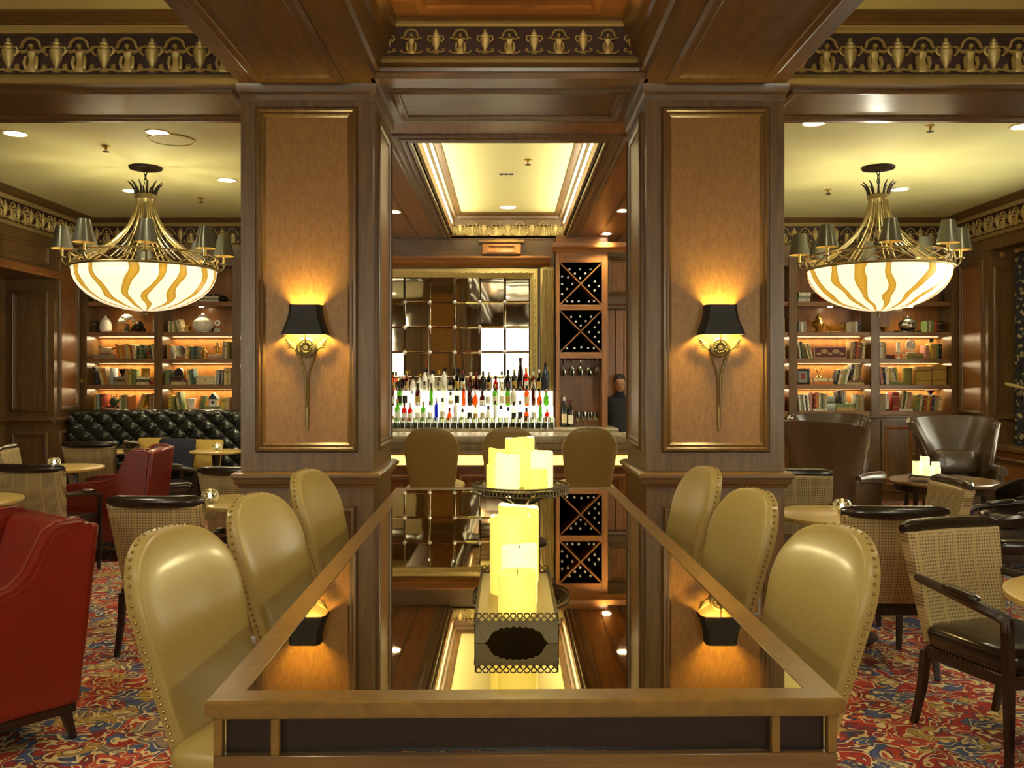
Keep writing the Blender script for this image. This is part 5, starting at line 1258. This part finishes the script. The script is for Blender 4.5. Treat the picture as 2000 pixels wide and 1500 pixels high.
def d_octopus(t, r, h=.14):
    MB().ball(h * .42, (0, 0, h * .6), 10, 1.2).build('octopus_head', 'iron_dark', t)
    for k in range(7):
        a = PI * k / 6; MB().tube([(0, -.01, h * .5), (r * .5 * math.cos(a), -.03, h * .75), (r * .85 * math.cos(a), -.02 - .04 * math.sin(a), h * .3), (r * math.cos(a), -.02, .008)], [.016, .013, .01, .005], 6).build('tentacle', 'iron_dark', t)
def d_ballpost(t, r, h=.24):
    MB().box(-r * .6, r * .6, -r * .6, r * .6, 0, h * .62).build('post', 'book_cream', t, bevel=.006); MB().ball(r * .9, (0, 0, h * .62 + r * .85), 12).build('ball', 'pillow_gold', t)
def d_bowl(t, r, h=.08, mat='brass'):
    MB().lathe([(r * .4, 0), (r * .45, .006), (r * .35, h * .2), (r * .8, h * .6), (r, h), (r * .95, h), (r * .74, h * .6), (.001, h * .3)], 18).build('bowl', mat, t)
    MB().tube([(r * math.cos(TAU * k / 20), r * math.sin(TAU * k / 20), h) for k in range(20)], .004, 5, True).build('rim', mat, t)
def d_ribvase(t, r, h=.22, mat='white_ceramic'):
    n = 40; ls = []
    for (rr, z) in ((.5, 0), (.75, .06), (.97, .3), (1, .45), (.9, .65), (.6, .82), (.42, .88), (.42, .95), (.5, 1)):
        ls.append([(r * rr * (1 + .035 * math.cos(10 * TAU * i / n)) * math.cos(TAU * i / n), r * rr * (1 + .035 * math.cos(10 * TAU * i / n)) * math.sin(TAU * i / n) * .7, h * z) for i in range(n)])
    MB().loops(ls, True, True, True).build('vase_body', mat, t, ang=70); MB().ball(r * .16, (0, 0, h * 1.03), 8).build('stopper', mat, t)
def d_clock(t, r, h=.2, mat='white_ceramic'):
    MB().box(-r * .9, r * .9, -.03, .03, 0, h * .25).build('clock_base', 'silver', t, bevel=.005)
    MB().lathe([(r * .75, -.02), (r * .8, -.01), (r * .8, .02), (.001, .02)], 18).xf(Matrix.Translation((0, 0, h * .62)) @ Matrix.Rotation(R(90), 4, 'X')).build('clock_case', mat, t)
    MB().lathe([(r * .3, 0), (.001, .004)], 12).xf(Matrix.Translation((0, -.02, h * .62)) @ Matrix.Rotation(R(90), 4, 'X')).build('clock_face', 'black', t)
def d_figure(t, r, h=.18, mat='brass'):
    MB().lathe([(r * .8, 0), (r * .8, h * .1), (r * .4, h * .14), (r * .6, h * .3), (r * .3, h * .6), (r * .4, h * .75), (r * .15, h * .82)], 12, (0, 0, 0), 1, .7).build('figure_torso', mat, t)
    MB().ball(h * .1, (0, 0, h * .9), 8, 1.2).build('figure_head', mat, t)
    for s in (-1, 1): MB().tube([(s * r * .35, 0, h * .7), (s * r * .8, -.02, h * .55), (s * r * .5, -.03, h * .4)], [.01, .009, .006], 6).build('figure_arm', mat, t)
def d_plate(t, r, h=.2):
    MB().lathe([(r, 0), (r * .95, .012), (r * .6, .006), (.001, .004)], 24).xf(Matrix.Translation((0, 0, r + .02)) @ Matrix.Rotation(R(78), 4, 'X')).build('plate', 'silver', t)
    for s in (-1, 1): MB().tube([(s * r * .5, -.05, .007), (s * r * .4, -.02, r * .4), (s * r * .3, .05, .007)], .006, 5).build('stand_leg', 'iron_dark', t)
def d_arch(t, r, h=.17):
    pts = [(r * math.cos(PI * k / 12), h * .35 + (h * .65) * math.sin(PI * k / 12)) for k in range(13)]
    MB().loops([[(x, y, z) for x, z in [(r, 0)] + pts + [(-r, 0)]] for y in (-.04, .04)], True, True, True).build('arch_case', 'dark_leg', t)
    MB().tube([(x * .96, -.042, z * .96) for x, z in pts], .006, 5).build('arch_trim', 'brass', t)
    MB().box(-r * .8, r * .8, -.045, -.04, h * .15, h * .3).build('arch_drawer', 'walnut', t)
def d_box(t, r, h=.11, mat='book_cream', trim='brass'):
    MB().box(-r, r, -.07, .07, 0, h * .8).build('box_body', mat, t, bevel=.004); MB().box(-r * 1.01, r * 1.01, -.072, .072, h * .8, h).build('box_lid', mat, t, bevel=.004)
    MB().ball(.012, (0, -.075, h * .6), 8).build('clasp', trim, t)
def d_planter(t, r, h=.13, mat='white_ceramic'):
    MB().lathe([(r * .55, 0), (r * .6, .01), (r * .75, h * .4), (r * .98, h * .9), (r, h), (r * .9, h), (.001, h * .8)], 4, (0, 0, 0)).xf(Matrix.Rotation(R(45), 4, 'Z')).build('planter_body', mat, t, smooth=False)
    MB().lathe([(r * .62, 0), (r * .66, .006), (r * .6, .012)], 16).build('planter_foot', mat, t)
def d_house(t, r, h=.2):
    MB().box(-r * .75, r * .75, -.05, .05, 0, h * .55).build('house_body', 'white_ceramic', t); MB().add([(-r, -.06, h * .55), (r, -.06, h * .55), (0, -.06, h), (-r, .06, h * .55), (r, .06, h * .55), (0, .06, h)], [(0, 1, 2), (3, 5, 4), (0, 3, 4, 1), (1, 4, 5, 2), (2, 5, 3, 0)]).build('house_roof', 'book_teal', t, smooth=False)
    MB().lathe([(r * .28, 0), (.001, .004)], 10).xf(Matrix.Translation((0, -.051, h * .3)) @ Matrix.Rotation(R(90), 4, 'X')).build('house_hole', 'black', t)
def d_samovar(t, r, h=.22, mat='brass'):
    MB().lathe([(r * .5, 0), (r * .6, .012), (r * .3, h * .12), (r * .8, h * .35), (r * .85, h * .5), (r * .5, h * .66), (r * .55, h * .7), (r * .2, h * .85), (r * .25, h * .92), (.003, h)], 18).build('pot_body', mat, t)
    MB().tube([(r * .7, 0, h * .35), (r * 1.0, 0, h * .5), (r * 1.05, 0, h * .65)], [.016, .01, .008], 6).build('spout', mat, t); MB().tube([(-r * .7, 0, h * .6), (-r * 1.05, 0, h * .6), (-r * 1.05, 0, h * .35), (-r * .75, 0, h * .3)], .007, 6).build('handle', mat, t)
def d_boat(t, r, h=.12):
    MB().loops([[(x, y * (1 - (x / r) ** 2), z + .05 * (x / r) ** 2) for (y, z) in ((-.05, h * .5), (-.03, h * .15), (0, h * .05), (.03, h * .15), (.05, h * .5))] for x in [-r + 2 * r * k / 10 for k in range(11)]], False).build('hull', 'brass', t)
    for k in range(4): MB().tube([(-r * .5 + r * .35 * k, 0, h * .2), (-r * .5 + r * .35 * k, 0, h * (.7 + .08 * k))], .006, 5).build('spike', 'brass', t)
    MB().box(-r * .5, r * .5, -.03, .03, 0, h * .12).build('boat_foot', 'brass', t)
def d_trophy(t, r, h=.17):
    MB().lathe([(r * .7, 0), (r * .7, .012), (r * .2, h * .3), (r * .35, h * .45), (.004, h * .5)], 14).build('trophy_base', 'brass', t)
    for s in (-1, 1):
        a = MB().tube([(0, 0, h * .45), (s * r * .5, 0, h * .65), (s * r * .7, 0, h)], [.01, .008, .004], 6).build('antler', 'brass', t)
        for k in range(3): MB().tube([(s * r * (.3 + .15 * k), 0, h * (.58 + .1 * k)), (s * r * (.55 + .2 * k), -.02, h * (.75 + .08 * k))], [.006, .002], 5).build('antler_tine', 'brass', a)
def d_bird(t, r, h=.14):
    MB().ball(h * .35, (0, 0, h * .38), 12, .8, r / (h * .45), .6).build('bird_body', 'book_cream', t); MB().ball(h * .2, (-r * .6, 0, h * .72), 8).build('bird_head', 'book_tan', t)
    MB().tube([(r * .4, 0, h * .4), (r, 0, h * .62)], [.025, .006], 6).build('bird_tail', 'book_brown', t); MB().lathe([(.01, 0), (.004, .03)], 6, (-r * .6 - h * .2, 0, h * .7)).build('bird_beak', 'brass', t)
    MB().box(-r * .7, r * .7, -.04, .04, 0, .012).build('bird_plinth', 'book_brown', t)
def d_teapot(t, r, h=.13):
    MB().lathe([(r * .5, 0), (r * .9, h * .3), (r * .85, h * .55), (r * .5, h * .7), (r * .15, h * .76), (r * .2, h * .86), (.003, h * .9)], 16).build('pot_body', 'book_dark green', t)
    MB().tube([(-r * .6, 0, h * .6), (-r * .5, 0, h * 1.05), (r * .5, 0, h * 1.05), (r * .6, 0, h * .6)], .006, 6).build('handle', 'brass', t); MB().tube([(r * .8, 0, h * .3), (r * 1.2, 0, h * .6)], [.016, .008], 6).build('spout', 'book_dark green', t)
def d_goose(t, r, h=.2):
    MB().lathe([(r * .9, 0), (r * .9, .012), (r * .5, .02)], 14).build('goose_base', 'book_brown', t)
    MB().tube([(0, 0, .02), (r * .1, 0, h * .3), (r * .4, 0, h * .6), (r * .35, 0, h * .88), (0, 0, h), (-r * .5, 0, h * .92), (-r * .9, 0, h * .8)], [.03, .028, .02, .017, .018, .016, .004], 8).build('goose_neck', 'white_ceramic', t)
def d_frame(t, r, h=.2, mat='book_red'):
    MB().ring(front(0), -r, r, 0, h, [(0, 0), (0, .02), (.015, .025), (.025, .012), (.03, 0)]).build('frame_moulding', 'dark_leg', t); MB().box(-r + .02, r - .02, -.006, .01, .02, h - .02).build('picture', 'book_grey', t)
    MB().box(-r * .25, r * .25, -.009, -.005, h * .35, h * .7).build('picture_motif', mat, t)
def d_redbox(t, r, h=.16):
    MB().box(-r, r, -.05, .05, 0, h).build('chest_body', 'book_maroon', t, bevel=.004); MB().ring(front(-.05), -r, r, 0, h, [(0, 0), (0, .008), (.012, .008), (.016, 0)]).build('chest_border', 'book_pink', t)
    for k in range(5): MB().lathe([(.02 + .012 * (k % 2), 0), (.001, .004)], 8, (0, 0, 0), 1.6, 1).xf(Matrix.Translation((-r * .7 + r * .35 * k, -.051, h * (.4 + .2 * (k % 2)))) @ Matrix.Rotation(R(90), 4, 'X')).build('painted_motif', 'book_tan', t)
def d_cake(t, r, h=.2):
    MB().lathe([(r * .5, 0), (r * .15, h * .12), (r * .15, h * .3), (r, h * .38), (r, h * .42), (.001, h * .42)], 18).build('stand', 'white_ceramic', t); MB().cyl(r * .4, h * .42, h, 14).build('candle', 'book_white', t)
def d_scroll(t, r, h=.2):
    for k in range(7):
        a = TAU * k / 7; MB().tube([(r * .55 * math.cos(a) + r * .38 * math.cos(TAU * q / 8), 0, h * .55 + r * .62 * math.sin(a) + r * .38 * math.sin(TAU * q / 8)) for q in range(8)], .012, 5, True).build('scroll_loop', 'white_ceramic', t)
    MB().box(-r * .8, r * .8, -.03, .03, 0, .02).build('scroll_base', 'white_ceramic', t)
def d_tin(t, r, h=.18, mat='book_olive'):
    MB().lathe([(r, 0), (r * 1.02, .004), (r * 1.02, h * .78), (r, h * .79)], 18).build('tin_body', mat, t); MB().lathe([(r * 1.04, h * .79), (r * 1.04, h * .96), (r * .9, h), (.001, h)], 18).build('tin_lid', mat, t)
def d_ball(t, r, h=.1, mat='iron_dark'):
    MB().ball(r, (0, 0, r * .81), 12, .8).build('orb', mat, t); MB().tube([(r * .98 * math.cos(TAU * k / 16), r * .98 * math.sin(TAU * k / 16), r * .81) for k in range(16)], .004, 5, True).build('orb_band', 'silver', t)
def d_cone(t, r, h=.16):
    MB().lathe([(r, 0), (r * .9, .01), (r * .3, h * .8), (.003, h)], 12).build('cone', 'dark_leg', t); MB().ball(.012, (0, 0, h), 6).build('cone_tip', 'brass', t)

B1, B2, B3 = 'alcove-end bay', 'bay above banquette middle', 'bookcase bay beside the red-side column'
s = Shelf(3, B1); s.books(178, 187, 1, 22, ['dark brown']); s.obj('ceramic_jar', 'jar', 'cream lidded ceramic jar', 188, 211, d_jar, h=.23); s.obj('coral_ornament', 'ornament', 'white coral on a silver stand', 226, 257, d_coral, h=.25)
s.obj('octopus_figure', 'figurine', 'dark metal octopus figure', 252, 280, d_octopus); s.obj('ball_finial', 'ornament', 'yellow ball on a cream post', 291, 303, d_ballpost, h=.27)
s = Shelf(2, B1); z = s.flat(180, 222, ['tan', 'grey'], 4); s.obj('carved_bird', 'figurine', 'pale carved bird on flat books', 184, 220, d_bird, z=z, h=.15); s.books(224, 266, 7, 30, ['orange', 'yellow', 'orange', 'beige', 'yellow', 'rust', 'cream'], -8); s.books(267, 281, 3, 27, ['dark green', 'green', 'dark green']); s.obj('bronze_figure', 'figurine', 'small reddish standing figure', 281, 288, d_figure, h=.14, mat='book_rust'); s.books(289, 301, 2, 29, ['dark green', 'cream'], -8)
s = Shelf(1, B1); s.books(180, 190, 2, 34, ['black', 'navy'], -6); s.books(190, 213, 4, 33, ['cream', 'yellow', 'orange', 'tan'], -14); s.books(213, 220, 1, 36, ['pale blue'], -3); z = s.flat(221, 244, ['grey', 'brown', 'grey']); s.obj('black_bowl', 'bowl', 'dark bowl on flat books', 226, 240, d_bowl, z=z, h=.1, mat='iron_dark'); s.books(244, 250, 1, 32, ['tan']); s.books(250, 264, 3, 32, ['yellow', 'olive', 'green']); z = s.flat(265, 290, ['cream', 'dark green', 'white']); s.obj('woven_basket', 'basket', 'yellow woven basket on flat books', 271, 287, d_tin, z=z, h=.11, mat='pillow_gold'); s.flat(289, 302, ['red'])
s = Shelf(0, B1); s.books(183, 198, 4, 32, ['yellow', 'green', 'pale blue', 'dark green']); s.books(198, 205, 1, 33, ['rust']); z = s.flat(204, 231, ['cream', 'maroon']); s.obj('teapot', 'teapot', 'dark green teapot on flat books', 207, 225, d_teapot, z=z, h=.15); s.books(232, 248, 3, 31, ['cream', 'green', 'tan']); s.books(249, 265, 2, 30, ['orange', 'orange']); z = s.flat(266, 288, ['yellow']); s.books(266, 288, 3, 29, ['cream', 'orange', 'yellow'], 22, z); s.books(288, 302, 4, 33, ['brown', 'tan', 'brown', 'beige'])
s = Shelf(3, B2); s.books(327, 341, 3, 22, ['cream', 'green', 'cream']); s.books(341, 357, 2, 25, ['beige', 'cream'], -14); s.obj('small_bowl', 'bowl', 'small golden shell bowl', 357, 369, d_bowl, h=.09); s.obj('ribbed_vase', 'vase', 'round white ribbed vase', 371, 412, d_ribvase, h=.23); s.obj('mantel_clock', 'clock', 'little white desk clock', 413, 428, d_clock, h=.2)
s = Shelf(2, B2); s.books(325, 335, 3, 28, ['tan', 'orange', 'grey']); s.obj('silver_plate', 'plate', 'round silver plate on a stand', 336, 359, d_plate); s.books(361, 372, 2, 26, ['cream', 'yellow'], 8); s.books(373, 385, 2, 25, ['teal', 'dark green']); s.obj('gold_figure', 'figurine', 'seated golden figure', 387, 401, d_figure, h=.16); z = s.flat(406, 432, ['pink', 'cream'], 4); s.obj('gold_dancer', 'figurine', 'golden dancing figure on flat books', 412, 428, d_figure, z=z, h=.17); s.books(434, 448, 3, 33, ['grey', 'cream', 'olive'])
s = Shelf(1, B2); s.books(323, 333, 3, 29, ['green', 'grey', 'dark green']); z = s.flat(333, 363, ['cream', 'maroon'], 5); s.obj('arched_clock', 'clock', 'dark arched clock on flat books', 336, 356, d_arch, z=z, h=.15); s.books(364, 380, 3, 31, ['cream', 'green', 'teal'], -7); s.obj('cream_box', 'box', 'long cream box with a clasp', 381, 417, d_box, h=.11); s.books(418, 436, 5, 29, ['white', 'grey', 'pale blue', 'navy', 'grey'], 5); s.books(437, 449, 3, 33, ['cream', 'yellow', 'cream'])
s = Shelf(0, B2); s.books(329, 341, 2, 30, ['yellow', 'olive']); s.books(341, 357, 2, 36, ['cream', 'green'], -9); z = s.flat(358, 382, ['beige'], 4); s.obj('white_planter', 'planter', 'flared white planter on a flat book', 358, 381, d_planter, z=z, h=.13); s.books(384, 399, 2, 30, ['orange', 'green'], 14); z = s.flat(400, 428, ['white', 'green'], 4); s.obj('bird_house', 'ornament', 'white bird house with teal roof', 403, 423, d_house, z=z, h=.18); s.books(430, 449, 2, 27, ['yellow', 'beige'], 3)
for r_, cols in ((2, ['orange', 'rust']), (1, ['orange', 'beige', 'dark green']), (0, ['red', 'rust', 'grey'])):
    s = Shelf(r_, B3); s.books(476, 476 + 9 * len(cols), 2 * len(cols), 29, cols)
s = Shelf(3, B3); s.obj('dark_jar', 'jar', 'dark lidded jar', 477, 493, d_jar, h=.2, mat='dark_leg')
s = Shelf(4, B2); s.flat(388, 425, ['white', 'grey', 'white', 'black'], 4); s.obj('black_ball', 'ornament', 'black banded ball', 424, 440, d_ball)
s = Shelf(4, B1); s.books(180, 215, 5, 28, ['brown', 'dark brown', 'brown', 'maroon', 'dark brown'])

C0, C1, C2 = 'bookcase bay beside the tweed-side column', 'bay behind wing chairs', 'curtain-end bay'
s = Shelf(4, C1); z = s.flat(1561, 1584, ['white', 'grey', 'white'], 6); s.obj('red_bowl', 'bowl', 'red lacquer bowl', 1597, 1623, d_bowl, h=.13, mat='book_red')
s = Shelf(3, C1); s.books(1560, 1575, 3, 21, ['grey', 'white', 'grey']); s.obj('brass_samovar', 'pot', 'brass spouted pot', 1590, 1617, d_samovar, h=.24); s.obj('brass_boat', 'ornament', 'brass boat ornament', 1618, 1653, d_boat, h=.13); s.books(1661, 1681, 4, 20, ['grey', 'tan', 'white', 'navy'])
s = Shelf(2, C1); s.books(1558, 1571, 2, 33, ['white', 'dark green'], -8); s.books(1572, 1589, 3, 30, ['cream', 'olive', 'cream'], -14); s.obj('painted_chest', 'chest', 'long red painted chest', 1592, 1656, d_redbox); s.books(1659, 1692, 5, 34, ['tan', 'brown', 'rust', 'brown', 'cream'], 6)
s = Shelf(1, C1); s.obj('framed_print', 'picture', 'dark framed print with a red motif', 1560, 1586, d_frame, h=.21); z = s.flat(1592, 1629, ['orange', 'cream'], 6); s.obj('deer_trophy', 'ornament', 'golden deer trophy on flat books', 1595, 1613, d_trophy, z=z, h=.15); s.books(1632, 1661, 5, 31, ['black', 'cream', 'tan', 'green', 'white'], 13); z = s.flat(1656, 1689, ['beige', 'brown'], 4); s.books(1661, 1685, 4, 32, ['black', 'cream', 'tan', 'brown'], 8, z)
s = Shelf(0, C1); s.books(1559, 1583, 5, 32, ['white', 'grey', 'white', 'navy', 'white'], -6); z = s.flat(1589, 1617, ['white'], 4); s.books(1583, 1587, 1, 36, ['pink']); s.books(1590, 1616, 6, 31, ['red', 'orange', 'cream', 'green', 'grey', 'beige'], 0, z); s.flat(1617, 1633, ['grey', 'pale blue', 'white', 'teal', 'grey', 'pale blue'], 5); z = s.flat(1634, 1671, ['tan', 'green'], 7); s.books(1636, 1656, 3, 24, ['black', 'grey', 'cream'], -10, z); s.books(1672, 1688, 4, 33, ['grey', 'olive', 'tan', 'grey'])
s = Shelf(4, C2); s.obj('dark_cone', 'ornament', 'dark pointed cone', 1842, 1851, d_cone); s.books(1725, 1750, 4, 30, ['brown', 'rust', 'brown', 'tan'])
s = Shelf(3, C2); s.obj('brass_statuette', 'figurine', 'brass standing figure', 1714, 1726, d_figure, h=.22); s.obj('gold_bowl', 'bowl', 'shallow gold bowl', 1724, 1742, d_bowl, h=.07); s.flat(1756, 1802, ['black'], 3); s.obj('silver_bowl', 'bowl', 'large ribbed silver bowl', 1761, 1797, d_ribvase, z=.025, h=.17, mat='silver'); s.books(1810, 1824, 3, 22, ['green', 'cream', 'green']); s.books(1824, 1842, 3, 22, ['rust', 'maroon', 'black'])
s = Shelf(2, C2); s.books(1719, 1731, 4, 33, ['white', 'cream', 'beige', 'tan']); s.obj('red_box', 'box', 'small dark red box', 1733, 1750, d_box, h=.05, mat='book_maroon'); s.obj('cake_stand', 'cake stand', 'candle on a white cake stand', 1751, 1770, d_cake, h=.22); z = s.flat(1773, 1804, ['olive', 'tan'], 5); s.obj('scroll_ornament', 'ornament', 'white looped scroll ornament on flat books', 1775, 1795, d_scroll, z=z, h=.2); s.books(1809, 1815, 1, 28, ['pink']); s.books(1819, 1840, 4, 31, ['yellow', 'gold', 'green', 'black']); s.obj('metal_orb', 'ornament', 'dark orb above the upright books', 1821, 1831, d_ball, z=.215)
s = Shelf(1, C2); s.books(1717, 1737, 3, 35, ['pink', 'black', 'white'], -6); z = s.flat(1737, 1770, ['green'], 5); s.books(1738, 1757, 3, 30, ['cream', 'pale blue', 'yellow'], -11, z); s.obj('olive_tin', 'tin', 'olive lidded canister', 1769, 1787, d_tin, h=.22); s.books(1789, 1820, 1, 38, ['gold']); s.books(1821, 1851, 1, 38, ['gold'])
s = Shelf(0, C2); s.books(1717, 1731, 3, 33, ['grey', 'tan', 'grey']); s.obj('goose_figure', 'figurine', 'white goose-neck figure', 1732, 1744, d_goose, h=.22); s.books(1745, 1757, 1, 43, ['red']); z = s.flat(1758, 1785, ['white'], 4); s.books(1759, 1784, 5, 34, ['beige', 'dark green', 'cream', 'tan', 'pink'], 8, z); s.books(1787, 1840, 11, 31, ['olive', 'green', 'cream', 'brown', 'rust', 'yellow', 'rust', 'navy', 'grey', 'tan', 'cream'], 6); s.obj('purple_bowl', 'bowl', 'violet glass bowl atop books', 1816, 1832, d_bowl, z=.215, h=.05, mat='violet')
for r_, cols in ((2, ['brown', 'tan', 'cream']), (1, ['rust', 'brown', 'beige']), (0, ['tan', 'brown', 'rust']), (3, ['brown', 'black', 'tan'])):
    s = Shelf(r_, C0); s.books(1499, 1534, 6, 29, cols)
